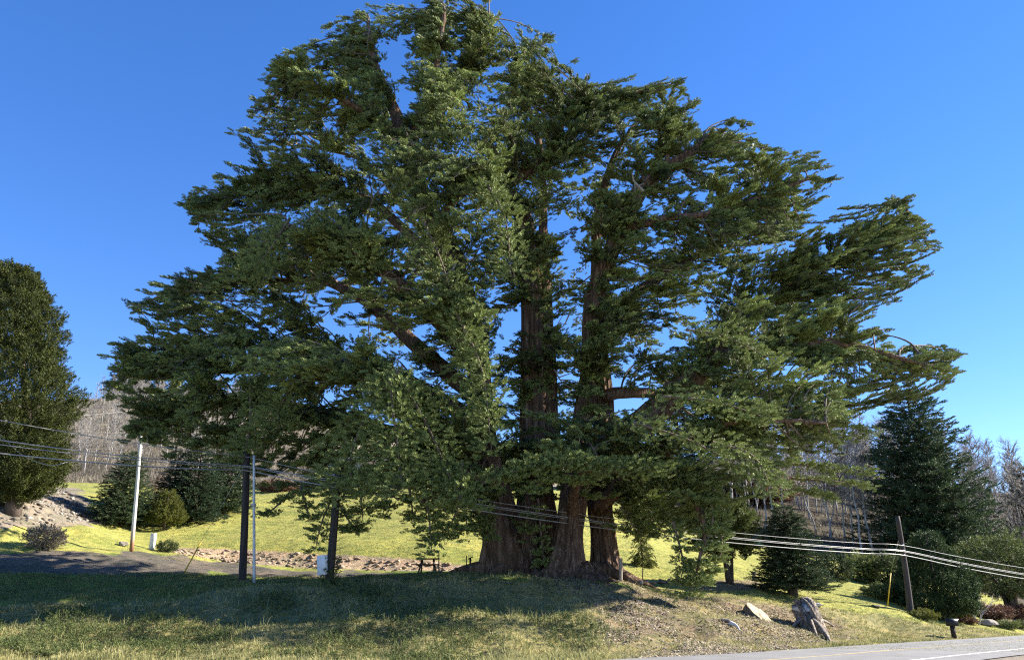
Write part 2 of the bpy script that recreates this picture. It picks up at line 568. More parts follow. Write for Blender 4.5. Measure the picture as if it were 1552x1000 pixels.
def paint(poly, colr, amt=1.0, ymin=0, ymax=1e9):
    m = inside(wx, wy, poly) & (gfw > 5) & (YY > ymin) & (YY < ymax)
    cov[m] = cov[m] * (1 - amt) + colr * amt


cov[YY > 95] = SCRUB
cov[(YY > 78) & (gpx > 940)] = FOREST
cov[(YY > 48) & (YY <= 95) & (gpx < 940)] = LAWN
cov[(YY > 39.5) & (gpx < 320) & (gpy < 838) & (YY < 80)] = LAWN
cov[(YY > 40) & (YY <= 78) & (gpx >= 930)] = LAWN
m = (gd > 0) & (YY < 36 + np.clip((gpx - 800) / 25, 0, 22)) & (gpy > 880)
paint([(-900, 1400), (-900, 925), (0, 918), (250, 908), (380, 890), (500, 886), (700, 872), (870, 880), (1000, 898), (1150, 908), (1300, 927), (1420, 944), (1600, 968), (2200, 1040), (2200, 1400)], DRY)
dm = (gd > 0) & inside(wx, wy, [(820, 876), (930, 884), (1020, 905), (1150, 912), (1260, 935), (1310, 965), (1200, 985), (1000, 1003), (930, 990), (900, 930), (850, 900)])
nz = wob(.9, .25, 5) + wob(2.3, .22, 6)
cov[dm] = (DRY * .5 + DIRT * .5)
cov[dm & (nz > .3)] = DIRT
cov[dm & (nz < -.55)] = DRY
paint([(-900, 866), (0, 868), (150, 871), (300, 869), (450, 874), (560, 878), (640, 872), (560, 868), (420, 862), (300, 848), (270, 839), (150, 836), (0, 837), (-900, 838)], GRAVEL, 1, 34, 52)
paint([(-900, 800), (0, 800), (90, 800), (140, 797), (150, 780), (120, 742), (60, 735), (-900, 730)], RUBBLE, 1, 43, 90)
paint([(92, 752), (125, 750), (140, 795), (105, 780)], GRAVEL, .8, 52, 80)
cm = inside(gpx, gpy, [(262, 830), (300, 830), (350, 832), (450, 837), (550, 842), (650, 848), (745, 863), (745, 870), (650, 866), (550, 863), (450, 860), (350, 852), (262, 837)]) & (YY > 44) & (YY < 53)
cov[cm] = EARTH
for bx, by in ((1085, 888), (1110, 886)):
    cov[(np.hypot((gpx - bx) / 45, (gpy - by) / 8) < 1 + .2 * nz) & (YY > 44)] = DIRT * 1.2
cov[(gpx > 1440) & (YY > 62) & (gpy > 915) & (gpy < 946)] = DIRT
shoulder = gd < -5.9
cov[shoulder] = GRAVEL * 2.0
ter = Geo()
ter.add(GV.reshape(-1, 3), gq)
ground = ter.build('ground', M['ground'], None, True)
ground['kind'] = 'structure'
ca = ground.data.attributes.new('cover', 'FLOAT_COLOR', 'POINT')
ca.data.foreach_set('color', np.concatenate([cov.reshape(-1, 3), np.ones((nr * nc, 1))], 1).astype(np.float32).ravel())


def strip(name, off0, off1, lift, mat, s0, s1, n=160):
    s = np.linspace(s0, s1, n)
    x = np.interp(s, _arc, EDGE[:, 0]); y = np.interp(s, _arc, EDGE[:, 1])
    t = norm(np.stack([np.gradient(x), np.gradient(y)], 1))
    nrm = np.stack([t[:, 1], -t[:, 0]], 1)      # towards the camera side
    z = road_z(s) + lift
    jit = rng.normal(0, .02, n)
    A = np.stack([x + nrm[:, 0] * (off0 + jit), y + nrm[:, 1] * (off0 + jit), z], 1)
    B = np.stack([x + nrm[:, 0] * off1, y + nrm[:, 1] * off1, z], 1)
    g = Geo()
    i = np.arange(n - 1)
    g.add(np.vstack([A, B]), np.stack([i, i + n, i + n + 1, i + 1], 1))
    o = g.build(name, mat)
    o['kind'] = 'structure'
    return o


sA, sB = ARC0 - 60, ARC0 + 110
strip('road', -.15, 6.2, .0, M['road'], sA, sB)
strip('road_centre_line', 2.22, 2.34, .004, M['yellow_line'], sA, sB)
strip('road_edge_line', 4.85, 4.98, .004, M['white_line'], sA, sB)

# ---------------------------------------------------------------- foliage
UP = np.array([0, 0, 1.0])


def plume_template(rg, subs=9, leaves=5, flat=.65, lw=.055, ll=.17, ang=.75, tipn=5, jit=.5, sl=.42):
    """a spray along +X of unit length: side twigs carrying narrow leaf tufts"""
    V, Fc, T = [], [], []

    def leaf(p, d, L, w):
        d = norm(d)
        rr = norm(np.array([.15, p[1], p[2]]) + 1e-6)
        s = norm(np.cross(d, rr + rg.normal(0, .38, 3)))
        k = len(V)
        V.extend([p - s * w * .5, p + s * w * .5, p + d * L])
        Fc.append([k, k + 1, k + 2])
        tt = rg.uniform(-.14, .14)
        T.extend([tt, tt, tt + .06])
    for i in range(subs):
        t = .02 + .85 * (i + rg.uniform(0, .6)) / subs
        a = rg.uniform(0, 6.28)
        side = np.array([0, math.cos(a), math.sin(a) * flat])
        d = norm(np.array([math.cos(ang), 0, 0]) + side * math.sin(ang) + rg.normal(0, .12, 3))
        L = sl * (1 - .55 * t) * rg.uniform(.7, 1.15)
        p0 = np.array([t, 0, 0])
        for j in range(leaves):
            q = (j + .6) / leaves
            p = p0 + d * L * q + rg.normal(0, .012, 3)
            dd = d + np.array([.35, 0, 0]) + rg.normal(0, jit, 3)
            leaf(p, dd, ll * (1.1 - .4 * q) * rg.uniform(.7, 1.3), lw * rg.uniform(.8, 1.3))
    for j in range(tipn):
        leaf(np.array([.6 + .4 * j / tipn, 0, 0]), np.array([1, 0, 0]) + rg.normal(0, .4, 3), ll, lw)
    return np.array(V), np.array(Fc), np.array(T)


_r = np.random.default_rng(3)


def tuft_template(rg, n=62, fat=.17, L=.20, w=.105):
    """a compact flame shaped tuft along +X, closed all round by scale-like sprays"""
    V, Fc, T = [], [], []
    for i in range(n):
        t = (i + rg.uniform(0, 1)) / n
        ph = rg.uniform(0, 6.283)
        r = fat * (math.sin(math.pi * min(1, .12 + .80 * t)) ** .8) * (1.15 - .65 * t) * rg.uniform(.75, 1.2)
        rad = np.array([0, math.cos(ph), .8 * math.sin(ph)])
        p = np.array([t * .85, 0, 0]) + rad * r
        d = norm(np.array([.85, 0, 0]) + rad * .6 + rg.normal(0, .16, 3))
        nn = norm(rad + np.array([-.25, 0, 0]) + rg.normal(0, .22, 3))
        s_ = norm(np.cross(d, nn))
        k = len(V)
        ll, ww = L * rg.uniform(.7, 1.3) * (1.1 - .3 * t), w * rg.uniform(.75, 1.25) * (1.1 - .4 * t)
        V.extend([p - s_ * ww * .5, p + s_ * ww * .5, p + d * ll])
        Fc.append([k, k + 1, k + 2])
        tt = rg.uniform(-.12, .12)
        T.extend([tt, tt, tt + .08])
    return np.array(V), np.array(Fc), np.array(T)


CYP = [tuft_template(_r, 62, rr) for rr in (.12, .14, .17, .13, .18, .11)]
SPR = [plume_template(_r, 10, 4, .25, .075, .22, .85) for _ in range(5)]
LOW = [plume_template(_r, 7, 3, .6, .12, .28, .8, 3) for _ in range(4)]
BUS = [plume_template(_r, 9, 4, .9, .09, .17, .9) for _ in range(4)]


def foliage(geo, pos, dirs, scale, tint, rg, temps):
    pos = np.asarray(pos, float); dirs = norm(dirs)
    N = len(pos)
    scale = np.broadcast_to(scale, (N,)); tint = np.broadcast_to(tint, (N,))
    yv = norm(np.cross(UP, dirs) + rg.normal(0, .25, (N, 3)))
    zv = norm(np.cross(dirs, yv)); yv = np.cross(zv, dirs)
    which = rg.integers(0, len(temps), N)
    for k, (V, Fc, T) in enumerate(temps):
        i = np.nonzero(which == k)[0]
        if not len(i): continue
        W_ = pos[i][:, None, :] + scale[i][:, None, None] * (V[None, :, 0:1] * dirs[i][:, None] + V[None, :, 1:2] * yv[i][:, None] + V[None, :, 2:3] * zv[i][:, None])
        ff = Fc[None] + (np.arange(len(i)) * len(V))[:, None, None]
        tt = np.clip(tint[i][:, None] + T[None], 0, 1)
        geo.add(W_.reshape(-1, 3), ff.reshape(-1, 3), tt.ravel())


# ---------------------------------------------------------------- the great cypress
TY = 40.8
STEMS = [  # px, py, depth offset, half width in px
    [(766, 886, -.3, 50), (766, 850, -.2, 36), (763, 810, -.2, 29), (752, 760, -.5, 26), (735, 690, -1, 20), (728, 600, -1, 18), (722, 510, -1, 16), (695, 420, -1.5, 15), (655, 330, -2, 15), (630, 270, -2, 13), (612, 205, -2, 11), (590, 150, -2, 8), (565, 90, -2, 6), (560, 50, -2, 3)],
    [(818, 888, 1.2, 54), (818, 850, 1.2, 42), (816, 800, 1.1, 34), (813, 750, .9, 26), (810, 690, .7, 23), (808, 600, .5, 20), (806, 500, .5, 18), (805, 430, .5, 17), (796, 350, .5, 16), (786, 310, .5, 14), (764, 284, .5, 12), (800, 258, 0, 11), (840, 230, 0, 9), (880, 190, 0, 7), (940, 150, 0, 4), (1000, 128, 0, 2)],
    [(852, 894, -1.9, 47), (857, 860, -1.8, 30), (862, 810, -1.5, 20), (868, 750, -1.1, 20), (880, 650, 0, 16), (895, 560, 0, 15), (897, 470, 0, 15), (918, 400, -.5, 14), (945, 340, -1, 13), (972, 285, -1, 13), (1010, 255, -1, 10), (1050, 230, -1, 7), (1075, 205, -1, 3)],
    [(920, 892, .8, 32), (917, 850, .9, 23), (912, 800, 1, 19), (908, 760, 1, 19), (915, 680, 1.5, 16), (915, 600, 2, 15), (905, 500, 2, 13), (905, 400, 3, 11), (905, 330, 3, 8), (930, 240, 4, 6), (960, 190, 4, 3)],
    [(792, 886, -.9, 30), (794, 850, -.8, 20), (796, 800, -.5, 16), (800, 740, 0, 14), (806, 680, .3, 12)],
]
LIMBS = [
    [(618, 215, -2, 9), (650, 180, -1, 8), (690, 130, 0, 6), (720, 90, 0, 4), (745, 30, 0, 2)],
    [(625, 205, -2, 7), (650, 140, -3, 6), (662, 80, -3, 5), (668, 20, -3, 3)],
    [(612, 212, -2, 8), (570, 185, -3, 7), (520, 160, -4, 5), (470, 130, -4, 3), (430, 110, -4, 2)],
    [(838, 720, 1.5, 17), (832, 560, 1.5, 14), (828, 440, 2, 11), (828, 330, 3, 8), (822, 230, 3, 6), (800, 150, 3, 4), (790, 90, 3, 2)],
    [(1013, 250, -1, 5), (1012, 215, -1, 4), (1015, 185, -1, 3), (1010, 160, -1, 2)],
    [(945, 345, -1, 9), (1000, 335, -2, 7), (1060, 325, -3, 5), (1130, 300, -3, 3), (1220, 270, -3, 2)],
    [(885, 720, 0, 27), (920, 680, -.5, 23), (960, 645, -1, 21), (1000, 612, -1.5, 20), (1040, 572, -2, 18), (1080, 540, -2, 15), (1120, 530, -2.5, 12), (1180, 520, -3, 9), (1260, 515, -3, 6), (1330, 525, -3, 4), (1400, 545, -3, 2)],
    [(1080, 540, -2, 10), (1130, 490, -1, 9), (1190, 440, 0, 7), (1250, 400, 0, 5), (1330, 350, 0, 3), (1370, 320, 0, 2)],
    [(897, 500, 0, 12), (960, 450, 3, 10), (1040, 400, 5, 8), (1120, 360, 6, 5), (1200, 340, 6, 3)],
    [(915, 600, 1, 11), (970, 595, 2, 9), (1040, 600, 4, 7), (1120, 590, 5, 5), (1200, 600, 5, 3)],
    [(725, 560, -1, 14), (670, 490, -3, 12), (615, 440, -4, 11), (570, 408, -5, 9), (520, 380, -6, 6), (440, 350, -7, 3)],
    [(722, 600, 0, 15), (650, 540, 1, 13), (585, 480, 2, 11), (545, 450, 2, 10), (490, 430, 3, 8), (420, 430, 3, 6), (330, 430, 3, 4), (240, 450, 3, 2)],
    [(728, 640, 0, 15), (640, 590, 1, 13), (560, 560, 1, 11), (470, 555, 0, 9), (380, 560, 0, 7), (290, 565, 0, 5), (210, 560, 0, 2)],
    [(778, 862, -.6, 30), (762, 815, -.7, 25), (738, 772, -.9, 22), (712, 735, -1.6, 17), (650, 650, -4, 12), (590, 590, -7, 9), (540, 570, -8, 5)],
    [(740, 700, -1, 11), (620, 660, 0, 10), (480, 620, 1, 8), (380, 605, 1, 6), (280, 630, 1, 4), (200, 650, 0, 2)],
    [(700, 430, -1.5, 9), (600, 330, -1, 8), (540, 290, -1, 6), (470, 290, 0, 4), (380, 290, 0, 3), (310, 300, 0, 2)],
    [(868, 790, -1, 10), (872, 730, -4, 7), (890, 705, -6.5, 4), (940, 705, -7, 2)],
    [(727, 560, -1, 8), (710, 520, -5, 6), (690, 470, -8, 4)],
    [(655, 340, -2, 8), (700, 290, -5, 6), (740, 270, -7, 4)],
    [(905, 770, 0, 13), (980, 700, -3, 10), (1060, 660, -5, 7), (1130, 640, -6, 4), (1240, 640, -6, 2)],
    [(980, 700, -3, 6), (1040, 740, -4, 5), (1065, 800, -4, 3), (1050, 870, -4, 1.5)],
    [(735, 560, 1, 10), (700, 450, 5, 8), (640, 350, 7, 6), (560, 250, 7, 4), (450, 220, 7, 2)],
    [(822, 250, 3, 6), (860, 180, 4, 5), (920, 140, 4, 3)],
    [(742, 720, -2, 9), (680, 720, -5, 6), (640, 760, -7, 3)],
]
OUT = [(560, 10), (600, 30), (650, 0), (690, -8), (740, 0), (745, 25), (835, 55), (800, 85), (850, 100), (890, 120), (925, 125), (1030, 122), (985, 150), (1060, 155), (1040, 182), (1135, 190), (1150, 240), (1225, 240), (1262, 272), (1205, 290), (1225, 325), (1200, 355), (1250, 362), (1330, 325), (1375, 300), (1360, 335), (1410, 350), (1420, 380), (1380, 392), (1410, 415), (1370, 440), (1310, 455), (1325, 480), (1290, 492), (1330, 515), (1400, 545), (1455, 540), (1435, 580), (1380, 590), (1340, 600), (1310, 650), (1270, 690), (1200, 700), (1165, 750), (1080, 790), (1060, 810), (1000, 815), (950, 785), (930, 740), (880, 740), (850, 755), (760, 740), (735, 790), (690, 790), (650, 800), (640, 770), (600, 740), (540, 750), (470, 745), (390, 735), (340, 705), (260, 690), (185, 670), (210, 640), (165, 600), (160, 540), (210, 510), (240, 490), (195, 460), (250, 420), (330, 400), (320, 360), (300, 335), (275, 310), (330, 270), (400, 250), (368, 197), (385, 150), (425, 110), (430, 85), (500, 75), (490, 45), (540, 25)]
OUTA = np.array(OUT, float)
GAPS = [(520, 470, 62, 34), (470, 400, 30, 12), (768, 500, 10, 24), (770, 575, 10, 20), (745, 610, 12, 18), (540, 90, 16, 12), (470, 168, 16, 12), (520, 245, 18, 9), (432, 215, 12, 12), (590, 62, 12, 12), (692, 62, 14, 14), (640, 112, 12, 14), (380, 330, 14, 8), (300, 400, 20, 8), (1020, 620, 55, 26), (970, 560, 26, 18), (880, 390, 24, 16), (590, 340, 12, 14), (640, 500, 14, 14), (560, 505, 26, 14), (1100, 600, 26, 12), (345, 560, 26, 10), (360, 640, 40, 10), (1130, 300, 30, 10), (1210, 560, 22, 8), (480, 200, 16, 12), (600, 140, 20, 14), (835, 330, 24, 22), (655, 590, 12, 10), (1165, 420, 14, 8), (1330, 420, 20, 8), (930, 600, 20, 14), (300, 500, 18, 7), (250, 545, 16, 6), (440, 290, 12, 8), (900, 655, 10, 8), (700, 230, 8, 8)]


def edge_px(px, py):
    d = 1e9
    for i in range(len(OUTA)):
        a, b = OUTA[i], OUTA[(i + 1) % len(OUTA)]
        ab = b - a
        t = np.clip(((px - a[0]) * ab[0] + (py - a[1]) * ab[1]) / (ab @ ab), 0, 1)
        d = min(d, math.hypot(px - a[0] - t * ab[0], py - a[1] - t * ab[1]))
    return d


def poly3(rowz):
    a = np.array([[*P(x, y, TY + dy), r * TY / F_PX] for x, y, dy, r in rowz])
    return smooth(a, 6)


base_c = P(835, 884, TY); base_c[2] = gz(base_c[0], base_c[1])
cyp = thing('cypress_tree', base_c, 'giant spreading cypress with many stems standing on the crest of the bank', 'tree')
rg = np.random.default_rng(11)
tr = Geo()
skel = []
for st in STEMS:
    p = poly3(st)
    tr.tube(p[:, :3], p[:, 3], 84, .5, True, .10, rg)
    skel.append(p)
# roots spreading from the foot
for k in range(16):
    x0 = [745, 775, 800, 830, 850, 868, 885, 905, 925, 760, 735, 842, 895, 815, 870, 915][k]
    dy0 = [-.5, -1, -1, -1, -1.8, -2, -1.8, 0, .5, .2, .2, -1.6, -1, -1, -2, 0][k]
    a = P(x0, 874, TY + dy0)
    ang = RAD(-90 + (x0 - 835) * .9 + rg.uniform(-14, 14))
    L = rg.uniform(1.1, 2.3)
    pts = [a + np.array([0, 0, .45])]
    for q in (.35, .7, 1, 1.3):
        xx, yy = a[0] + math.cos(ang) * L * q, a[1] + math.sin(ang) * L * q
        pts.append(np.array([xx, yy, gz(xx, yy) + .30 * (1.15 - q) - .02]))
    tr.tube(smooth(pts, 4), np.interp(np.linspace(0, 1, 17), [0, .4, 1], [.42, .26, .06]), 12, .5, True, .06, rg)
trunk = tr.build('trunk', M['bark'], cyp, True)
for st in LIMBS:
    lb = Geo()
    p = poly3(st)
    p[:, :3] += np.cumsum(rg.normal(0, .03, (len(p), 3)), 0)
    lb.tube(p[:, :3], p[:, 3], 18, .5, True, .05, rg)
    lb.build('limb', M['bark'], cyp, True)
    skel.append(p)
SK = np.vstack([s[len(s) // 3:] if i < 5 else s[2:] for i, s in enumerate(skel)])

crown = Geo(); tw = Geo()
fp, fd, fs, ft = [], [], [], []
AXIS = np.array([P(850, 700, TY)[0], TY, 0])


def pad(S_, T_, mode, width, nplume, size, tint, tubes=True):
    """one bough from S_ on a limb to its tip T_, with a layered pad of sprays along its outer part"""
    L = np.linalg.norm(T_ - S_)
    d = norm(T_ - S_)
    side = norm(np.cross(d, UP) + 1e-6)
    upn = np.cross(side, d)
    bow = {'sweep': -.06, 'droop': .20, 'flat': .06}[mode]
    rise = T_[2] - S_[2]
    mid = S_ * .5 + T_ * .5 + side * L * rg.uniform(-.08, .08)
    if mode == 'droop': mid = mid + UP * L * bow
    else: mid[2] = S_[2] + rise * (.86 if mode == 'flat' else .78)
    crv = smooth([S_, S_ * .72 + mid * .28 + UP * .2 * max(0, rise), mid, T_], 4)
    n = len(crv)
    if tubes:
        tw.tube(crv, np.linspace(.022 + .008 * L, .012, n), 5, .5, False)
    foll = min(L, rg.uniform(1.9, 3.2))
    s0 = max(0.0, 1 - foll / L)
    # side twigs, all in the flat of the pad, carrying brushed sprays that point outwards
    outd = T_ - AXIS; outd[2] = 0; outd = norm(outd)
    ntw = max(6, int(nplume / 3))
    for k in range(ntw):
        t = s0 + (1 - s0) * (k + rg.uniform(.1, .9)) / ntw
        i = min(n - 2, int(t * (n - 1)))
        c = crv[i] + (crv[i + 1] - crv[i]) * (t * (n - 1) - i)
        tg = crv[i + 1] - crv[i]
        tg = norm(tg * np.array([1, 1, .45]) + outd * .35 * np.linalg.norm(tg)) if mode != 'droop' else norm(tg)
        sgn = 1 if k % 2 else -1
        q = (t - s0) / (1 - s0 + 1e-6)
        wl = width * (math.sin(math.pi * min(1, .30 + .66 * q)) ** .7) * rg.uniform(.5, 1.25)
        hs_ = norm(np.array([side[0], side[1], 0]) + 1e-6)
        if mode == 'droop':
            td = norm(tg * .30 + hs_ * sgn * .7 + outd * .25 - UP * .35 + rg.normal(0, .2, 3))
        elif mode == 'sweep':
            td = norm(tg * .9 + hs_ * sgn * .55 + UP * .08 + rg.normal(0, .12, 3))
        else:
            td = norm(tg * .7 + hs_ * sgn * .75 + UP * .04 + rg.normal(0, .14, 3))
        e = c + td * wl
        if tubes:
            tw.tube(np.array([c, (c + e) / 2 + UP * .03, e]), [.016, .010, .005], 3, .5, False)
        m_ = max(3, int(round(7.5 * rg.uniform(.7, 1.3) * (.6 + wl))))
        tw_t = rg.normal(0, .10)
        for j in range(m_):
            u = (j + rg.uniform(.2, .9)) / m_
            p = c + td * wl * u + rg.normal(0, 1, 3) * np.array([.10, .10, .05])
            if mode == 'droop':
                dd = td * .55 + outd * .45 + UP * .10 + rg.normal(0, .22, 3)
            elif mode == 'sweep':
                dd = td * .45 + tg * .35 + outd * .35 + UP * .15 + rg.normal(0, .14, 3)
            else:
                dd = td * .65 + tg * .2 + outd * .25 + UP * .12 + rg.normal(0, .17, 3)
            fp.append(p); fd.append(dd); fs.append(size * rg.uniform(.65, 1.3)); ft.append(tint + tw_t + rg.normal(0, .07))


def nearest(T_):
    d = SK[:, :3] - T_
    dist = np.linalg.norm(d, axis=1) + rg.uniform(0, 3.2, len(d))
    ax = np.array([P(850, 700, TY)[0], TY])
    inward = np.linalg.norm(SK[:, :2] - ax, axis=1) - np.linalg.norm(T_[:2] - ax)
    cost = dist + 1.2 * np.maximum(0, SK[:, 2] - T_[2] - 1.0) + .8 * np.maximum(0, inward + .5) + 3 * np.maximum(0, 2.2 - dist) + 2.0 * np.maximum(0, (T_[2] - SK[:, 2]) - .75 * np.hypot(d[:, 0], d[:, 1]))
    return SK[np.argmin(cost)]


def grown(px, py, T_):
    a = nearest(T_)
    S_ = a[:3]
    L = np.linalg.norm(T_ - S_)
    if L > 7.5:
        S_ = T_ + (S_ - T_) / L * 7.5
    return S_


_ck = [(rg.uniform(0, 6.28), rg.uniform(0, 6.28), rg.uniform(.6, 1.5)) for _ in range(7)]


def clump(px, py):
    """how far the crown bulges forward here: lobes about three metres across"""
    z = 0
    for th, ph, q in _ck:
        z += math.sin(q * .042 * (px * math.cos(th) + 1.35 * py * math.sin(th)) + ph + .8 * math.sin(.02 * px + ph * 2))
    return min(1, max(0, .5 + z * .24))


nb = 0
tries = 0
hist = []
NF, NBK = 1400, 650
while nb < NF + NBK and tries < 90000:
    tries += 1
    px, py = rg.uniform(155, 1455), rg.uniform(-5, 815)
    if not inside(np.array(px), np.array(py), OUT): continue
    e = edge_px(px, py)
    if e < (22 if px > 1000 else 12): continue
    if nb >= NF and not (700 < px < 1200) and rg.random() < .4: continue
    bad = False
    for gx, gy, ga, gb in GAPS:
        if ((px - gx) / (ga + 8)) ** 2 + ((py - gy) / (gb + 6)) ** 2 < 1: bad = rg.random() < .9
    if bad: continue
    H = 11.5 * (1 - math.exp(-e / 130))
    front = nb < NF
    cb = clump(px, py)
    if front and rg.random() > .35 + cb * 1.0: continue
    dy = -H * (.12 + .78 * cb + rg.uniform(-.12, .12)) if front else H * rg.uniform(-.05, .9)
    if front and 745 < px < 1110 and 190 < py < 625:      # open side where the limbs show
        if rg.random() < .3: continue
        if 300 < py < 640 and min(abs(px - 806), abs(px - np.interp(py, [285, 340, 400, 470, 650], [972, 945, 918, 897, 880]))) < 26 and rg.random() < .65: continue
        dy = -H * rg.uniform(-.1, .42)
    elif front and ((880 < px < 1340 and 625 <= py < 770) or (1030 < px < 1370 and 450 < py < 640)):   # low right side hangs forward over the bank
        dy = -H * rg.uniform(.6, 1.05)
    if py > 700: dy = max(dy, -6) if px < 1000 else dy
    Y = TY + dy
    T_ = P(px, py, Y)
    if T_[2] < gz(T_[0], T_[1]) + 2.0: continue
    if front and any((h[0] - px) ** 2 + ((h[1] - py) * 1.5) ** 2 < 12 ** 2 for h in hist): continue
    if front: hist.append((px, py))
    S_ = grown(px, py, T_)
    if px < 800 and (front or py > 560): mode = 'droop' if rg.random() < .7 else 'flat'
    elif px > 1000 and py < 560 or py < 200: mode = 'sweep' if rg.random() < .75 else 'flat'
    else: mode = 'flat' if rg.random() < .6 else ('droop' if py > 500 else 'sweep')
    size = rg.uniform(.25, .46)
    pad(S_, T_, mode, rg.uniform(.45, 1.0), int(rg.uniform(20, 34)), size, .56 + rg.uniform(-.30, .30))
    nb += 1
for st in LIMBS:
    p = poly3(st)
    for rep in range(9 if len(st) > 4 else 5):
        a = p[int(rg.uniform(.42, 1.0) * (len(p) - 1))][:3]
        T_ = a + np.array([rg.normal(0, 1.1), rg.normal(-.3, 1.1), rg.uniform(-.3, 1.3)])
        x, y, _ = proj(T_)
        if T_[2] < gz(T_[0], T_[1]) + 2 or (inside(x, y, OUT) and edge_px(x, y) < 6) or not inside(x, y, OUT): continue
        pad(a, T_, 'flat' if x < 900 else 'sweep', rg.uniform(.6, 1.0), 26, .54, .6 + rg.uniform(-.14, .14))
# boughs that end in the outline's spurs
SPURS = OUT + [(1235, 232), (1250, 255), (1180, 232), (1232, 302), (1218, 332), (1305, 342), (1345, 316), (1395, 348), (1417, 372), (1404, 405), (1378, 425), (1335, 440), (1443, 546), (1447, 566), (1395, 532), (1365, 318), (1240, 345), (870, 93), (960, 116), (1012, 133), (1048, 162), (1020, 150), (830, 60), (790, 45), (812, 58), (700, -5), (625, -5), (665, -5), (380, 175), (395, 225), (290, 318), (300, 350), (285, 300), (215, 440), (203, 472), (175, 520), (165, 560), (158, 585), (230, 430), (265, 415), (350, 250), (405, 125), (445, 82), (1110, 182), (1145, 215), (1195, 236), (1280, 440), (1300, 470), (1345, 500), (1310, 585), (1370, 575), (1410, 575)]
for i, (px, py) in enumerate(SPURS):
    c = np.array([px, py], float)
    inn = norm((np.array([830, 520]) - c))
    conv = inside(np.array(px + inn[0] * 12), np.array(py + inn[1] * 12), OUT)
    for rep in range(3):
        ox, oy = rg.normal(0, 16), rg.normal(0, 10)
        q = (0 if rep == 0 else rg.uniform(8, 45))
        if rep == 0: ox = oy = 0
        x, y = px + inn[0] * q + ox, py + inn[1] * q + oy
        T_ = P(x, y, TY + rg.uniform(-4, 4))
        if T_[2] < gz(T_[0], T_[1]) + .8: continue
        S_ = grown(x, y, T_)
        mode = 'sweep' if (py < 480 or px > 1000) else 'flat'
        pad(S_, T_, mode, rg.uniform(.16, .30) if rep < 2 else rg.uniform(.4, .7), int(rg.uniform(18, 28)), rg.uniform(.34, .48), .5 + rg.uniform(-.12, .12))
# hanging curtains and long pads traced one by one: points px, py, depth offset; width m; count; direction mode
CURT = [
    ([(610, 555), (560, 620), (530, 700), (545, 745)], -9, 1.5, 300, 'd'), ([(600, 560), (650, 650), (680, 720), (700, 760)], -8.5, 1.3, 260, 'd'),
    ([(590, 570), (600, 660), (610, 740)], -9.5, 1.4, 240, 'd'), ([(640, 700), (650, 780), (655, 838)], -7, .6, 70, 'd'), ([(700, 700), (690, 780), (660, 815)], -6.5, .7, 90, 'd'),
    ([(735, 275), (765, 330), (775, 420)], -8, 1.0, 190, 'd'), ([(690, 470), (730, 560), (745, 680)], -8.5, 1.0, 230, 'd'), ([(640, 330), (670, 400), (690, 470)], -7.5, 1.2, 170, 'd'),
    ([(380, 570), (378, 650), (365, 700)], -5, .8, 110, 'd'), ([(440, 330), (400, 390), (360, 420)], -7, 1.3, 150, 'd'), ([(480, 320), (520, 350), (545, 400)], -7.5, 1.3, 150, 'd'),
    ([(470, 540), (440, 590), (410, 640)], -6, 1.4, 180, 'd'), ([(520, 720), (490, 785), (478, 832)], -4, .55, 70, 'd'), ([(500, 740), (530, 790), (545, 800)], -4, .55, 60, 'd'), ([(440, 745), (415, 770), (395, 782)], -3, .45, 30, 'd'), ([(590, 740), (580, 780)], -5, .5, 46, 'd'), ([(545, 730), (550, 790)], -5, .5, 50, 'd'), ([(620, 735), (628, 795)], -6, .5, 54, 'd'), ([(705, 750), (708, 815)], -4.5, .5, 54, 'd'), ([(455, 735), (470, 785)], -4, .5, 46, 'd'), ([(815, 755), (822, 830), (826, 866)], -2.2, .4, 60, 'd'), ([(800, 770), (795, 815)], -2, .3, 24, 'd'),
    ([(730, 732), (800, 708), (860, 700), (930, 708), (1005, 710)], -8.5, .6, 300, 'f'), ([(800, 740), (850, 722), (900, 730)], -8, .5, 110, 'd'),
    ([(740, 770), (735, 810)], -3, .45, 40, 'd'), ([(725, 790), (748, 818)], -3, .4, 30, 'd'),
    ([(1055, 700), (1080, 780), (1060, 850), (1045, 898)], -4, .8, 230, 'd'), ([(1090, 790), (1092, 840), (1062, 880)], -3.6, .4, 70, 'd'), ([(1020, 790), (1035, 850), (1030, 885)], -4, .4, 60, 'd'),
    ([(960, 720), (1000, 770), (1030, 800)], -2, 1.3, 220, 'd'), ([(940, 740), (960, 790), (975, 800)], 0, 1.0, 120, 'd'), ([(1100, 640), (1140, 690), (1160, 740)], -5, 1.3, 200, 'f'),
    ([(1160, 700), (1220, 705), (1260, 712), (1330, 718)], 2, .45, 90, 'f'), ([(1180, 660), (1250, 665), (1320, 655)], 0, .6, 90, 'f'), ([(1190, 740), (1240, 748), (1265, 755)], 2, .35, 50, 'f'), ([(1200, 725), (1270, 730), (1320, 738)], 3, .35, 50, 'f'),
    ([(960, 640), (1040, 665), (1110, 700)], -9.5, .8, 70, 'f'), ([(1000, 600), (1090, 610), (1180, 640)], -10, .8, 80, 'f'), ([(1080, 670), (1140, 690), (1170, 740)], -9, .8, 60, 'f'), ([(1040, 500), (1100, 510), (1170, 545)], -9.5, .8, 70, 'f'),
    ([(640, 200), (700, 210), (745, 260)], -6, 1.1, 130, 'd'), ([(560, 250), (610, 260), (650, 300)], -5.5, 1.0, 130, 'd'),
]
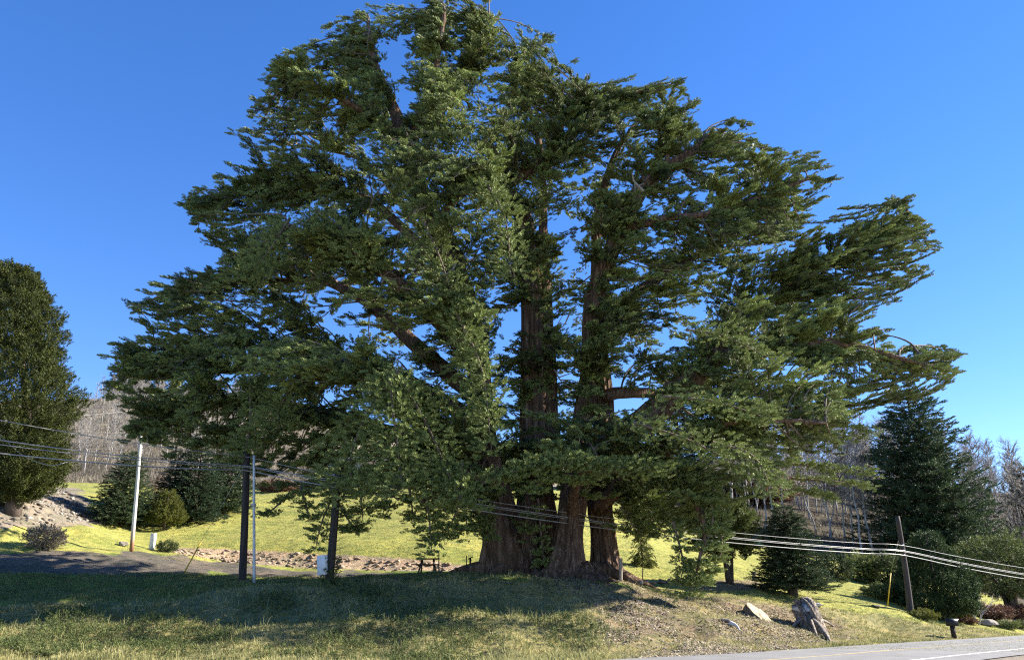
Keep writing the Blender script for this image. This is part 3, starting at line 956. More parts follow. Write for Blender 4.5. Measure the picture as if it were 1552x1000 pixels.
for pts, dy, w, n_, md in CURT:
    a = np.array([P(x, y, TY + dy) for x, y in pts])
    c = smooth(a, 8)
    tw.tube(c, np.linspace(.07, .015, len(c)), 5, .5, False)
    n_ = int(n_ * 3.2)
    seg = rg.uniform(0, len(c) - 1.001, n_)
    ii = seg.astype(int)
    cc = c[ii] + (c[ii + 1] - c[ii]) * (seg - ii)[:, None]
    off = norm(rg.normal(0, 1, (n_, 3))) * (rg.uniform(0, 1, n_) ** .5)[:, None] * w * np.array([1, .9, .8])
    tang = norm(c[ii + 1] - c[ii])
    # gather the sprays into tiers so that dark gaps run between them
    tier = rg.uniform(.45, .75)
    if md == 'd': off[:, 2] = off[:, 2] * .35; zz = cc[:, 2] / tier; cc[:, 2] = (np.round(zz) + (zz - np.round(zz)) * .45) * tier - .35 * np.hypot(off[:, 0], off[:, 1])
    rad_ = norm(off * np.array([1, 1, 0]) + 1e-6); ou = cc - AXIS; ou[:, 2] = 0; ou = norm(ou)
    dd = rad_ * .65 + ou * .45 + (UP * .12 if md == 'd' else tang * .3 + UP * .22) + rg.normal(0, .2, (n_, 3))
    fp.extend(cc + off); fd.extend(dd); fs.extend(.30 * rg.uniform(.6, 1.4, n_)); ft.extend(.60 + rg.normal(0, .1, n_))
# long fingers of foliage that stand out of the outline
for px, py in SPURS:
    if not (px > 880 or px < 420) or py > 640: continue
    for rep in range(2):
        ln = rg.uniform(70, 130)
        ux, uy = (-.93, rg.uniform(.10, .42)) if px > 880 else (.95, rg.uniform(-.12, .25))
        jx, jy = (0, 0) if rep == 0 else (rg.normal(-14, 12) * (1 if px > 880 else -1), rg.normal(12, 8))
        dy0, dy1 = rg.uniform(-3, 3), rg.uniform(-2, 2)
        a = P(px + jx + ux * ln, py + jy + uy * ln, TY + dy1)
        b = P(px + jx, py + jy, TY + dy0)
        if b[2] < gz(b[0], b[1]) + 1.5: continue
        c = smooth([a, (a + b) / 2 - UP * .22, b], 7)
        tw.tube(c, np.linspace(.05, .010, len(c)), 5, .5, False)
        n_ = int(rg.uniform(34, 52))
        tt_ = .5 + rg.uniform(-.2, .2)
        for k in range(n_):
            q = (k + rg.uniform(0, 1)) / n_
            i = min(len(c) - 2, int(q * (len(c) - 1)))
            tg = norm(c[i + 1] - c[i])
            sd2 = norm(np.cross(tg, UP)) * (1 if k % 2 else -1)
            fp.append(c[i] + (c[i + 1] - c[i]) * (q * (len(c) - 1) - i) + rg.normal(0, .035, 3)); fd.append(tg * .85 + sd2 * rg.uniform(0, .55) + UP * rg.uniform(.05, .5)); fs.append(rg.uniform(.26, .46) * (1.15 - .45 * q)); ft.append(tt_ + rg.normal(0, .07))
foliage(crown, np.array(fp), np.array(fd), np.array(fs), np.array(ft), rg, CYP)
print('cypress sprays', len(fp), flush=True)
crown.build('crown', M['cypress'], cyp)
tw.build('branches', M['branch'], cyp, True)
# bleached dead snags
for x, y, dy, ex, ey, r in [(975, 290, -2, 958, 262, 6), (612, 215, -3.2, 640, 222, 4), (650, 312, -4, 605, 318, 4), (690, 400, -3, 665, 418, 4), (600, 430, -5, 575, 410, 7), (865, 470, -2, 830, 510, 3), (700, 620, -4, 680, 650, 3), (960, 645, -2, 985, 665, 5), (640, 270, -3, 648, 252, 4), (840, 560, 0, 870, 590, 3), (1010, 260, -1.5, 1030, 275, 3), (780, 420, -1, 765, 400, 3), (905, 320, -1, 890, 290, 3), (745, 620, -2, 765, 590, 3), (920, 520, -1, 945, 505, 5)]:
    dd_ = Geo()
    a, b = P(x, y, TY + dy), P(ex, ey, TY + dy - .8)
    c = smooth([a, (a + b) / 2 + rg.normal(0, .18, 3), b], 5)
    dd_.tube(c, np.linspace(r * TY / F_PX * .5, .012, len(c)), 7, .5, True)
    for k in range(3):
        i = rg.integers(3, len(c) - 2)
        e = c[i] + rg.normal(0, .45, 3)
        dd_.tube(smooth([c[i], (c[i] + e) / 2 + rg.normal(0, .1, 3), e], 3), np.linspace(.035, .008, 4), 4, .5, False)
    dd_.build('dead_branch', M['dead'], cyp, True)


# ------------------------------------------------------------ other trees
def conifer(name, base, h, r, label, mat, seed, temps=SPR, levels=26, per=7, size=None, lean=.35, up=.12, low=.06, tint=.5, group=None, jag=.22, trunk_r=None, expo=.85):
    rg = np.random.default_rng(seed)
    base = np.asarray(base, float)
    t = thing(name, base, label, 'tree', group)
    g = Geo()
    tr_ = trunk_r or h * .022
    g.tube(smooth([base - UP * .3, base + UP * h * .5 + np.array([rg.normal(0, .01) * h, 0, 0]), base + UP * h * .98], 6), np.linspace(tr_ * 1.2, .02, 13), 8)
    size = size or max(.25, h * .085)
    fp, fd, fs, ft = [], [], [], []
    for lv in range(levels):
        q = low + (1 - low) * (lv + rg.uniform(0, .6)) / levels
        R = r * (1 - q) ** expo * (1 if q > low + .06 else .8) + .02 * r
        nbr = max(4, int(per * (1 - .45 * q)))
        a0 = rg.uniform(0, 6.28)
        for k in range(nbr):
            a = a0 + 6.283 * k / nbr + rg.normal(0, .2)
            L = R * rg.uniform(1 - jag, 1 + jag * .8)
            d = np.array([math.cos(a), math.sin(a), 0])
            s_ = np.array([-d[1], d[0], 0])
            z0 = base[2] + h * q
            c0 = np.array([base[0], base[1], z0])
            if L > .5:
                g.tube(np.array([c0, c0 + d * L * .5 - UP * L * lean * .35, c0 + d * L * .95 - UP * L * lean * .5]), [.012 * h * .35 + .008, .01, .005], 3, .5, False)
            m = max(3, int(L / (size * .26)))
            for j in range(m):
                u = (j + rg.uniform(.2, .9)) / m
                p = c0 + d * L * u - UP * L * lean * (u - .5 * u * u)
                sg = rg.choice([-1, 1])
                w = .36 * L * (1 - u * .6)
                p = p + s_ * sg * w * rg.uniform(0, 1) + rg.normal(0, .06 * size, 3)
                fp.append(p); fd.append(d * .9 + s_ * sg * .55 * rg.random() + UP * (up + rg.normal(0, .15)))
                fs.append(size * rg.uniform(.7, 1.2)); ft.append(tint + rg.normal(0, .14))
    fp.append(base + UP * h * .94); fd.append(UP); fs.append(size); ft.append(tint)
    cr = Geo()
    foliage(cr, np.array(fp), np.array(fd), np.array(fs), np.array(ft), rg, temps)
    g.build('trunk', M['darkbark'], t, True)
    cr.build('crown', mat, t)
    return t


def bush(name, base, rx, ry, h, label, mat, seed, n=260, size=.4, temps=BUS, tint=.5, cat='shrub', group=None, stems=5, shape=1.0, lift=.0, lobes=.18, stem_mat=None, upd=.35):
    """dense rounded plant: stems below, sprays in a lumpy shell and through its inside"""
    rg = np.random.default_rng(seed)
    base = np.asarray(base, float)
    t = thing(name, base, label, cat, group)
    g = Geo()
    for k in range(stems):
        a = 6.283 * k / stems + rg.uniform(-.4, .4)
        e = base + np.array([math.cos(a) * rx * .55, math.sin(a) * ry * .55, h * (lift + (1 - lift) * .55)])
        g.tube(smooth([base - UP * .1 + np.array([math.cos(a) * .05 * rx, math.sin(a) * .05 * rx, 0]), base + np.array([math.cos(a) * rx * .18, math.sin(a) * ry * .18, h * (.25 + lift * .5)]), e], 4), np.linspace(max(.03, .055 * rx * (1 + lift)), .012, 9), 6)
    g.build('stems', stem_mat or M['darkbark'], t, True)
    ph = rg.uniform(0, 6.28, 6)
    v = norm(rg.normal(0, 1, (n, 3)))
    rad = 1 - .55 * rg.random(n) ** 2.2
    az = np.arctan2(v[:, 1], v[:, 0])
    lum = 1 + lobes * (np.sin(3 * az + ph[0] + 2 * v[:, 2]) * .5 + np.sin(5 * az + ph[1] - 4 * v[:, 2]) * .35 + np.sin(6 * v[:, 2] + ph[2]) * .4 + np.sin(9 * az + 5 * v[:, 2] + ph[3]) * .3)
    zc = (v[:, 2] + 1) / 2
    prof = np.ones(n) if shape == 1 else (1 - zc) ** .75 * 1.55 / np.maximum(.25, np.sqrt(1 - v[:, 2] ** 2)) * np.sqrt(np.clip(1 - v[:, 2] ** 2, .06, 1))
    hr = np.ones(n)
    if shape != 1:
        hr = prof / np.maximum(.2, np.hypot(v[:, 0], v[:, 1])) * .75
        hr = np.minimum(hr, 1.6 / np.maximum(.3, np.hypot(v[:, 0], v[:, 1])))
    p = np.stack([v[:, 0] * rx * hr * rad * lum, v[:, 1] * ry * hr * rad * lum, h * (lift + (1 - lift) * (.5 + .5 * v[:, 2] * rad * lum))], 1)
    p[:, 2] = np.maximum(p[:, 2], .04)
    d = v * np.array([1, 1, .7]) + UP * upd + rg.normal(0, .25, (n, 3))
    cr = Geo()
    foliage(cr, base + p - norm(d) * size * .4, d, size * rg.uniform(.7, 1.25, n), tint + rg.normal(0, .14, n), rg, temps)
    cr.build('foliage', mat, t)
    return t


# dense tree at the left edge: tall billowing column
def left_tree():
    rg = np.random.default_rng(21)
    Y = 46.5
    c = P(22, 765, Y); base = np.array([c[0], Y, gz(c[0], Y)])
    t = thing('evergreen_tree', base, 'tall dense dark evergreen with a sunlit yellow top at the left edge', 'tree')
    g = Geo()
    top = P(8, 405, Y)
    g.tube(smooth([base - UP * .3, P(40, 620, Y), P(15, 430, Y)], 6), np.linspace(.5, .05, 13), 10)
    g.build('trunk', M['darkbark'], t, True)
    prof = [(760, 40), (735, 75), (700, 98), (650, 92), (620, 108), (600, 118), (570, 105), (540, 84), (500, 88), (470, 80), (440, 66), (420, 48), (408, 24)]
    py_, rr_ = np.array([a for a, b in prof][::-1], float), np.array([b for a, b in prof][::-1], float)
    fp, fd, fs, ft = [], [], [], []
    for k in range(15000):
        y = rg.uniform(412, 762)
        R = .86 * np.interp(y, py_, rr_) * Y / F_PX
        a = rg.uniform(0, 6.283)
        lump = 1 + .10 * math.sin(4 * a + y * .05) + .08 * math.sin(9 * a - y * .09) + .07 * math.sin(5 * a + y * .21) + .05 * math.sin(13 * a - y * .3)
        rad = R * lump * (1 - .6 * rg.random() ** 2)
        cc = P(14, y, Y)
        d = np.array([math.cos(a), math.sin(a), 0])
        fp.append(cc + d * rad - d * .3 + UP * rg.normal(0, .1)); fd.append(d * .55 + UP * .75 + rg.normal(0, .25, 3)); fs.append(rg.uniform(.32, .68)); ft.append(.5 + rg.normal(0, .13))
    cr = Geo()
    foliage(cr, np.array(fp), np.array(fd), np.array(fs), np.array(ft), rg, BUS)
    cr.build('crown', M['lefttree'], t)


left_tree()


def cone_tree(name, px, py, h_px, r_px, label, mat, seed, **kw):
    b = hit(px, py)
    s = b[1] / F_PX * 1.02
    return conifer(name, b, h_px * s, r_px * s, label, mat, seed, **kw)


cone_tree('spruce_tree', 183, 794, 104, 50, 'bushy blue-green spruce at the foot of the brown hillside', M['spruce'], 31, levels=30, per=9, low=.03, tint=.62, expo=.6)
cone_tree('spruce_tree', 292, 790, 130, 44, 'dark spruce behind the lawn, middle one of the three under the cypress boughs', M['spruce'], 33, levels=30, per=8, low=.03, tint=.3, expo=.7)
cone_tree('spruce_tree', 338, 778, 130, 42, 'dark spruce behind the lawn, rightmost of the three under the cypress boughs', M['spruce'], 34, levels=30, per=8, low=.03, tint=.42, expo=.7)
cone_tree('spruce_tree', 258, 786, 100, 34, 'dark spruce behind the lawn, shortest and leftmost of the three under the cypress boughs', M['spruce'], 35, levels=26, per=8, low=.03, tint=.28, expo=.7)
# right hand garden conifers
cone_tree('spruce_tree', 1202, 900, 122, 56, 'round dark spruce standing on the mown lawn above the two stumps', M['spruce'], 41, levels=34, per=10, low=.09, tint=.42, expo=.55, trunk_r=.28)
b = on(1424, 84); conifer('spruce_tree', b, (832 - 592) / F_PX * 84 * 1.06 + 1, 84 / F_PX * 96, 'huge dark spruce with ragged outline behind the leaning utility pole', M['spruce'], 42, levels=46, per=10, low=.04, tint=.62, size=1.15, jag=.4, expo=.5, up=.25, lean=.2)
b = on(1596, 92); conifer('spruce_tree', b, 14, 5.2, 'dark spruce cut off by the right edge of the view', M['spruce'], 43, levels=36, per=9, tint=.34, size=1.1, jag=.3, expo=.7)
b = on(1040, 100); conifer('spruce_tree', b, 17, 5.5, 'dark spruce half hidden behind the drooping right boughs of the cypress', M['spruce'], 44, levels=34, per=8, tint=.45, size=1.2, jag=.3, expo=.7)
b = hit(974, 858); conifer('weeping_conifer', b, 2.6, .9, 'pale small weeping conifer on the lawn right of the cypress trunk', M['yellowgreen'], 45, levels=14, per=6, tint=.35, size=.5, up=-.8, lean=.6)


def cone_cedar(name, px, py, y0, h_px, r_px, label, mat, seed, n, size, tint, profile, foot):
    rg = np.random.default_rng(seed)
    b = hit(px, py, y0); Y = b[1]
    h, R = h_px / F_PX * Y, r_px / F_PX * Y
    t = thing(name, b, label, 'tree')
    g = Geo(); g.tube(np.array([b - UP * .2, b + UP * h * .9]), [.035 * h, .03], 8); g.build('trunk', M['darkbark'], t)
    q = 1 - np.sqrt(rg.random(n) * .985 + .015)
    q = np.clip(q, 0, .98)
    rr = R * np.interp(q, [0, .12, .35, .6, .85, 1], profile) * (1 - .35 * rg.random(n) ** 2)
    a = rg.uniform(0, 6.283, n)
    rr = rr * (1 + .08 * np.sin(5 * a + 9 * q) + .07 * np.sin(11 * a - 14 * q) + .06 * np.sin(7 * a + 31 * q))
    d = np.stack([np.cos(a), np.sin(a), np.zeros(n)], 1)
    cr = Geo()
    foliage(cr, b + d * rr[:, None] + UP * (foot * h + q * h * (1 - foot))[:, None] - d * size * .35, d * .7 + UP * .55 + rg.normal(0, .22, (n, 3)), size * rg.uniform(.65, 1.3, n), tint + rg.normal(0, .14, n), rg, BUS)
    cr.build('crown', mat, t)


cone_cedar('cone_cedar', 1424, 934, 56, 126, 52, 'neat dark green cone shaped cedar right of the leaning utility pole', M['cedar'], 51, 4200, .5, .42, [.86, 1, .92, .64, .26, .03], 0)
cone_cedar('young_conifer', 248, 803, 42, 62, 29, 'small bright green conifer on the lawn beside the white pole', M['yellowgreen'], 32, 1500, .34, .40, [.75, 1, .8, .55, .25, .03], .12)
# multi stemmed garden trees
b = hit(1106, 884); s = b[1] / F_PX
bush('garden_tree', b, 48 * s, 44 * s, 122 * s, 'small rounded evergreen with a forked bare trunk on a brown mulch circle', M['shrub'], 61, 900, .62, CYP, .45, 'tree', None, 3, 1, .30, .2, M['darkbark'])
b = hit(1535, 930, 60); s = b[1] / F_PX
bush('garden_tree', b, 62 * s, 55 * s, 108 * s, 'broad dome shaped evergreen on several dark stems near the right edge', M['shrub'], 62, 1500, .7, BUS, .5, 'tree', None, 6, 1, .2, .16, M['darkbark'])
# shrubs
for i, (px, py, w, h, mt, tn, lab, nm) in enumerate([
    (66, 832, 26, 29, 'drybrush', .5, 'round brown dormant bush at the edge of the driveway', 'dry_bush'),
    (252, 836, 14, 14, 'shrub', .12, 'low dark bush beside the white marker post', 'bush'),
    (1308, 882, 26, 38, 'shrub', .85, 'bright olive green rhododendron at the edge of the dark wood', 'rhododendron_bush'),
    (1268, 880, 26, 36, 'shrub', .1, 'very dark rounded bush right of the lawn spruce', 'bush'),
    (1345, 890, 34, 40, 'shrub', .22, 'dark green bush behind the yellow guy wire guard', 'bush'),
    (1384, 896, 26, 50, 'shrub', .6, 'grey green tall bush just behind the leaning utility pole', 'bush'),
    (1338, 906, 26, 16, 'shrub', .55, 'low mid green bush at the end of the lawn by the guy wire', 'bush'),
    (1400, 938, 18, 10, 'yellowgreen', .55, 'low yellow green groundcover bush at the left foot of the cone cedar', 'bush'),
    (1432, 940, 15, 12, 'shrub', .6, 'low green bush below the cone cedar, above the mailbox', 'bush'),
    (1462, 938, 17, 14, 'yellowgreen', .95, 'yellow flowering bush beside the bare shrub', 'flowering_bush'),
    (1500, 937, 30, 12, 'heather', .5, 'wide red brown heather mound behind the pale stone block', 'heather_bush'),
    (1540, 936, 26, 13, 'heather', .4, 'red brown heather mound cut by the right edge of the view', 'heather_bush'),
    (1466, 944, 13, 6, 'heather', .7, 'small pink grey heather patch at the foot of the bare shrub', 'heather_bush'),
    (1527, 952, 15, 8, 'shrub', .7, 'low grey green bush in front of the stone blocks', 'bush'),
    (1548, 952, 12, 9, 'shrub', .5, 'low green bush right of the stone blocks', 'bush'),
    (236, 762, 12, 36, 'heather', .15, 'dark maroon leafless bush between the spruces and the small conifer', 'maroon_bush'),
    (420, 745, 26, 12, 'heather', .6, 'rusty brown bush on top of the lawn hill', 'bush'),
    (1150, 765, 50, 44, 'heather', .8, 'pinkish brown leafless thicket bush behind the lawn spruce', 'bush'),
]):
    b = hit(px, py)
    s = b[1] / F_PX
    bush(nm, b, w * s, w * s * .9, h * s * 1.05, lab, M[mt], 70 + i, 150 + int(w * 9), max(.22, w * s * .42), BUS, tn)
for i, (px, w, h, tn) in enumerate([(470, 24, 34, .15), (505, 22, 32, .25), (600, 26, 34, .2), (640, 24, 36, .3)]):
    b = on(px, 82)
    bush('hedge_bush', b, w * .07, w * .06, h * .07, ['dark hedge bush on the brow of the lawn hill, leftmost of the four', 'dark hedge bush on the brow of the lawn hill, second of four from the left', 'dark hedge bush on the brow of the lawn hill, third of four from the left', 'dark hedge bush on the brow of the lawn hill, nearest the trunk'][i], M['shrub'], 100 + i, 300, .6, BUS, tn, 'bush', 'hedge bushes on the brow')


# leafless alders
def alder_mesh(seed, h, lean):
    rg = np.random.default_rng(seed)
    a, b_ = Geo(), Geo()
    p = [np.zeros(3)]
    for k in range(1, 8):
        p.append(np.array([lean * h * (k / 7) + rg.normal(0, .02) * h * .35, rg.normal(0, .006) * h, h * k / 7 * .96]))
    tp = smooth(p, 3)
    a.tube(tp, np.linspace(h * .0078, h * .0012, len(tp)), 6)
    tips = []
    for k in range(40):
        q = rg.uniform(.32, .98)
        i = int(q * (len(tp) - 1))
        az = rg.uniform(0, 6.28)
        L = h * rg.uniform(.07, .19) * (1.25 - q * .7)
        d = norm(np.array([math.cos(az), math.sin(az), rg.uniform(.5, 1.5)]))
        e = tp[i] + d * L
        b_.tube(np.array([tp[i], (tp[i] + e) / 2 - UP * L * .05, e]), [.0035 * h, .0026 * h, .001 * h], 3, .5, False)
        for j in range(7):
            t = rg.uniform(.25, 1)
            s_ = tp[i] + (e - tp[i]) * t
            d2 = norm(d + rg.normal(0, .6, 3) + UP * .3)
            L2 = L * rg.uniform(.25, .6)
            e2 = s_ + d2 * L2
            b_.tube(np.array([s_, e2]), [.0016 * h, .0006 * h], 3, .5, False)
            for m_ in range(3):
                s3 = s_ + (e2 - s_) * rg.uniform(.3, 1)
                b_.tube(np.array([s3, s3 + norm(d2 + rg.normal(0, .7, 3)) * L2 * .5]), [.0009 * h, .0005 * h], 3, .5, False)
    return a, b_


protos = []
for k in range(7):
    a, b_ = alder_mesh(200 + k, 10.0, [-.05, .04, .12, -.02, .0, .2, -.1][k])
    t = bpy.data.objects.new('alder_tree', None); COL.objects.link(t)
    a.build('trunk', M['alder'], t, True); b_.build('branches', M['twig'], t)
    protos.append(t)
rg = np.random.default_rng(5)
used = set()


def put_alder(k, p, h, rz, label, group):
    t = protos[k]
    if k in used: t = copy_tree(t)
    used.add(k)
    t.location = Vector(p) - Vector((0, 0, .2)); t.scale = (h / 10,) * 3; t.rotation_euler = (0, 0, rz)
    tag(t, label, 'tree', group)


spots = [(rg.uniform(1120, 1680), rg.uniform(84, 165)) for _ in range(165)]
for i, (px, Y) in enumerate(spots):
    p = on(px, Y)
    h = (13.5 + (Y - 84) * .02) * rg.uniform(.8, 1.15)
    put_alder(i % 7, p, h, rg.uniform(0, 6.28), 'bare grey alder in the wood behind the right garden', 'bare alders of the right wood')
for px, pyb, pyt in [(1183, 790, 740), (1199, 792, 738), (1168, 790, 740), (1291, 838, 765), (1303, 838, 770), (1270, 835, 765), (1315, 838, 775), (1330, 838, 775)]:
    p = on(px, 84 + rg.uniform(-2, 4))
    put_alder(int(rg.integers(0, 5)), p, rg.uniform(12, 15), rg.uniform(0, 6.28), 'pale bare alder at the front edge of the right wood', 'bare alders along the front of the right wood')
for i in range(95):
    px, Y = rg.uniform(80, 340), rg.uniform(104, 185)
    p = on(px, Y)
    put_alder(int(rg.integers(0, 7)), p, rg.uniform(6.5, 11), rg.uniform(-.6, .6), 'slender white trunked bare alder on the brown hillside left of the cypress', 'bare white alders on the left hillside')
# dark conifers on the ridge
for i, (px, py, h) in enumerate([(140, 612, 92), (153, 610, 100), (167, 610, 84), (128, 616, 84), (195, 612, 34), (225, 608, 36), (250, 606, 30), (275, 606, 34), (300, 604, 36), (330, 604, 34), (365, 605, 34), (400, 608, 36), (1120, 696, 50), (1180, 695, 44)]):
    b = on(px, 203)
    s = 203 / F_PX
    nms = ['hazy fir on the ridge, second from the left tree', 'tallest hazy fir on the ridge beside the left tree', 'hazy fir on the ridge at the right of the tall clump', 'hazy fir on the ridge touching the left tree']
    if i < 4: conifer('fir_tree', b, h * s, h * s * .2, nms[i], M['spruce'], 300 + i, LOW, 18, 6, 1.5, tint=.7)
    else: conifer('fir_tree', b, h * s, h * s * .28, 'low dark fir on the far skyline behind the cypress boughs', M['spruce'], 300 + i, LOW, 14, 6, 1.4, tint=.6, group='firs on the far skyline')

# ---------------------------------------------------------------- scrub, grass, chips, rubble (uncountable)
rg = np.random.default_rng(77)


def blades(geo, p, n, h, w, spread, tint, lean=.5):
    """n tufts at points p (array); each tuft several bent blades"""
    N = len(p)
    for k in range(n):
        a = rg.uniform(0, 6.283, N)
        r = rg.uniform(0, 1, N) * spread
        b0 = p + np.stack([np.cos(a) * r, np.sin(a) * r, np.zeros(N) - .02], 1)
        hh = h * rg.uniform(.45, 1.2, N)
        d = np.stack([np.cos(a), np.sin(a), np.zeros(N)], 1)
        s_ = np.stack([-np.sin(a + rg.normal(0, .6, N)), np.cos(a), np.zeros(N)], 1) * w * .5
        ln = rg.uniform(.1, 1, N)[:, None] * lean
        mid = b0 + d * (hh[:, None] * ln * .4) + UP * (hh * .6)[:, None]
        tip = b0 + d * (hh[:, None] * ln) + UP * hh[:, None]
        V = np.stack([b0 - s_, b0 + s_, mid + s_ * .7, mid - s_ * .7, tip], 1)
        o = (np.arange(N) * 5)[:, None]
        q = np.array([[0, 1, 2, 3]]) + o
        t3 = np.array([[3, 2, 4]]) + o
        tt = np.clip(np.asarray(tint) + rg.normal(0, .12, N), 0, 1)
        geo.add(V.reshape(-1, 3), [q, t3], np.repeat(tt, 5))


def ground_pts(n, Y0, Y1, px0, px1, test=None):
    Y = rg.uniform(Y0 ** .5, Y1 ** .5, n) ** 2
    px = rg.uniform(px0, px1, n)
    x = (px - CX) / F_PX * cp * Y
    z = gz(x, Y)
    p = np.stack([x, Y, z], 1)
    a, b, f = proj(p)
    k = np.ones(n, bool)
    if test is not None: k = test(a, b, p)
    return p[k], a[k], b[k]


BANK = [(-400, 1100), (-400, 922), (0, 917), (250, 907), (380, 888), (500, 884), (700, 871), (830, 874), (930, 884), (1000, 896), (1150, 906), (1300, 925), (1420, 942), (1560, 962), (1560, 966), (1240, 984), (1010, 1003), (1000, 1100)]
DIRTP = [(840, 876), (930, 884), (1020, 905), (1150, 912), (1260, 935), (1310, 965), (1200, 985), (1000, 1003), (930, 990), (900, 930), (850, 900)]
gr = Geo()
p, a, b = ground_pts(60000, 19, 62, -120, 1600, lambda a, b, p: inside(a, b, BANK) & (edge_dist(p[:, 0], p[:, 1])[0] > .15))
patch = .5 * np.sin(p[:, 0] * .9 + 1.3 * np.sin(p[:, 1] * .7)) + .5 * np.sin(p[:, 1] * 1.3 + p[:, 0] * .5 + 2)
dirt = inside(a, b, DIRTP)
keep = ~dirt | (rg.random(len(p)) < np.where(patch > .0, .7, .25))
right = a > 1180
patch2 = np.sin(p[:, 0] * 2.3 + 2 * np.sin(p[:, 1] * 1.9)) * np.sin(p[:, 1] * 2.9 + 1.5 * np.sin(p[:, 0] * 1.7))
tint = .58 + .22 * patch + .22 * patch2 + np.where(right, -.08, 0)
blades(gr, p[keep], 6, .14, .022, .20, tint[keep], 1.1)
# taller weeds
k2 = keep & (rg.random(len(p)) < .02) & (a < 900)
blades(gr, p[k2], 6, .42, .014, .10, .7, .5)
tag(gr.build('bank_grass', M['blade']), 'rough tufted half dry grass covering the roadside bank', 'grass', None, 'stuff')
# weeds: dark leafy patches on the bank
wd = Geo()
cen = [(40, 985, 60), (150, 960, 50), (230, 970, 40), (250, 945, 40), (110, 940, 30), (330, 955, 25), (420, 915, 25), (540, 900, 40), (600, 925, 50), (520, 960, 40), (700, 940, 50), (640, 980, 40), (860, 930, 40), (450, 985, 35)]
pp, aa = [], []
for cx_, cy_, rr in cen:
    for k in range(int(rr * 8)):
        x, y = cx_ + rg.normal(0, rr * .9), cy_ + rg.normal(0, rr * .26)
        if y < 890: continue
        pp.append((x, y))
pp = np.array(pp)
Yg = np.interp(pp[:, 1], [880, 917, 950, 1000], [35, 31, 27.3, 22.5])
q = np.array([P(x, y, Y) for (x, y), Y in zip(pp, Yg)])
q[:, 2] = gz(q[:, 0], q[:, 1])
foliage(wd, q + UP * .05, np.stack([rg.normal(0, .6, len(q)), rg.normal(0, .6, len(q)), np.ones(len(q))], 1), rg.uniform(.13, .32, len(q)), .5 + rg.normal(0, .15, len(q)), rg, BUS)
tag(wd.build('bank_weeds', M['shrub']), 'low dark leafy weeds and brambles in patches on the bank', 'weeds', None, 'stuff')
# lawn blades
lw = Geo()
p, a, b = ground_pts(42000, 32, 60, -60, 1600, lambda a, b, p: ~inside(a, b, BANK) & (a > 930) & (b > 860) & (p[:, 1] < 62))
blades(lw, p, 3, .07, .03, .12, .45, .5)
p, a, b = ground_pts(26000, 31, 42, -60, 820, lambda a, b, p: ~inside(a, b, BANK) & (b > 868))
blades(lw, p, 4, .10, .03, .14, .3, .5)
p, a, b = ground_pts(22000, 47, 80, 230, 960, lambda a, b, p: (b < 850) & (b > 735))
blades(lw, p, 3, .055, .05, .18, .6 + .2 * np.sin(p[:, 0] * .6) * np.sin(p[:, 1] * .9 + 1), .6)
tag(lw.build('lawn_grass', M['blade']), 'short mown lawn grass behind the bank', 'grass', None, 'stuff')
# bark chips on the bare slope
ch = Geo()
p, a, b = ground_pts(60000, 24, 52, 800, 1330, lambda a, b, p: inside(a + rg.normal(0, 14, len(a)), b + rg.normal(0, 5, len(b)), DIRTP) & (edge_dist(p[:, 0], p[:, 1])[0] > .1))
k_ = rg.random(len(p)) < .6 * (1 + .9 * np.sin(p[:, 0] * 1.3 + 2 * np.sin(p[:, 1] * .8)))
p = p[k_]
N = len(p)
a_ = rg.uniform(0, 6.283, N)
L_ = rg.uniform(.015, .05, N) * rg.choice([1, 1, 1, 1, 2.2], N)
d = np.stack([np.cos(a_), np.sin(a_), rg.normal(0, .35, N)], 1) * L_[:, None]
s_ = np.stack([-np.sin(a_), np.cos(a_), rg.normal(0, .5, N)], 1) * (rg.uniform(.008, .022, N))[:, None]
c0 = p + UP * .035
V = np.stack([c0 - d - s_, c0 + d - s_, c0 + d + s_, c0 - d + s_, c0 + UP * .03], 1)
o = (np.arange(N) * 5)[:, None]
ch.add(V.reshape(-1, 3), [np.array([[0, 1, 4]]) + o, np.array([[1, 2, 4]]) + o, np.array([[2, 3, 4]]) + o, np.array([[3, 0, 4]]) + o], np.repeat(rg.uniform(0, 1, N), 5))
tag(ch.build('bark_debris', M['chip']), 'bark chips and twigs littering the bare slope', 'debris', None, 'stuff')


def rock_shape(rg, sub=2):
    bm = bmesh.new()
    bmesh.ops.create_icosphere(bm, subdivisions=sub, radius=1)
    V = np.array([v.co[:] for v in bm.verts])
    Fc = np.array([[v.index for v in f.verts] for f in bm.faces])
    bm.free()
    for _ in range(11):
        n_ = norm(rg.normal(0, 1, 3)); c = rg.uniform(.3, .75)
        dd = V @ n_ - c
        V = V - np.maximum(dd, 0)[:, None] * n_
    return V + rg.normal(0, .035, V.shape), Fc


def scatter_rocks(geo, p, size, flat=.6):
    shapes = [rock_shape(rg, 2 if k < 3 else 1) for k in range(6)]
    for i in range(len(p)):
        V, Fc = shapes[rg.integers(0, 6)]
        R = np.array(Matrix.Rotation(rg.uniform(0, 6.28), 3, Vector(rg.normal(0, 1, 3))))
        s_ = size[i] * np.array([1, rg.uniform(.7, 1.1), flat])
        geo.add((V @ R.T) * s_ + p[i] + UP * size[i] * .15, Fc, rg.uniform(0, 1))


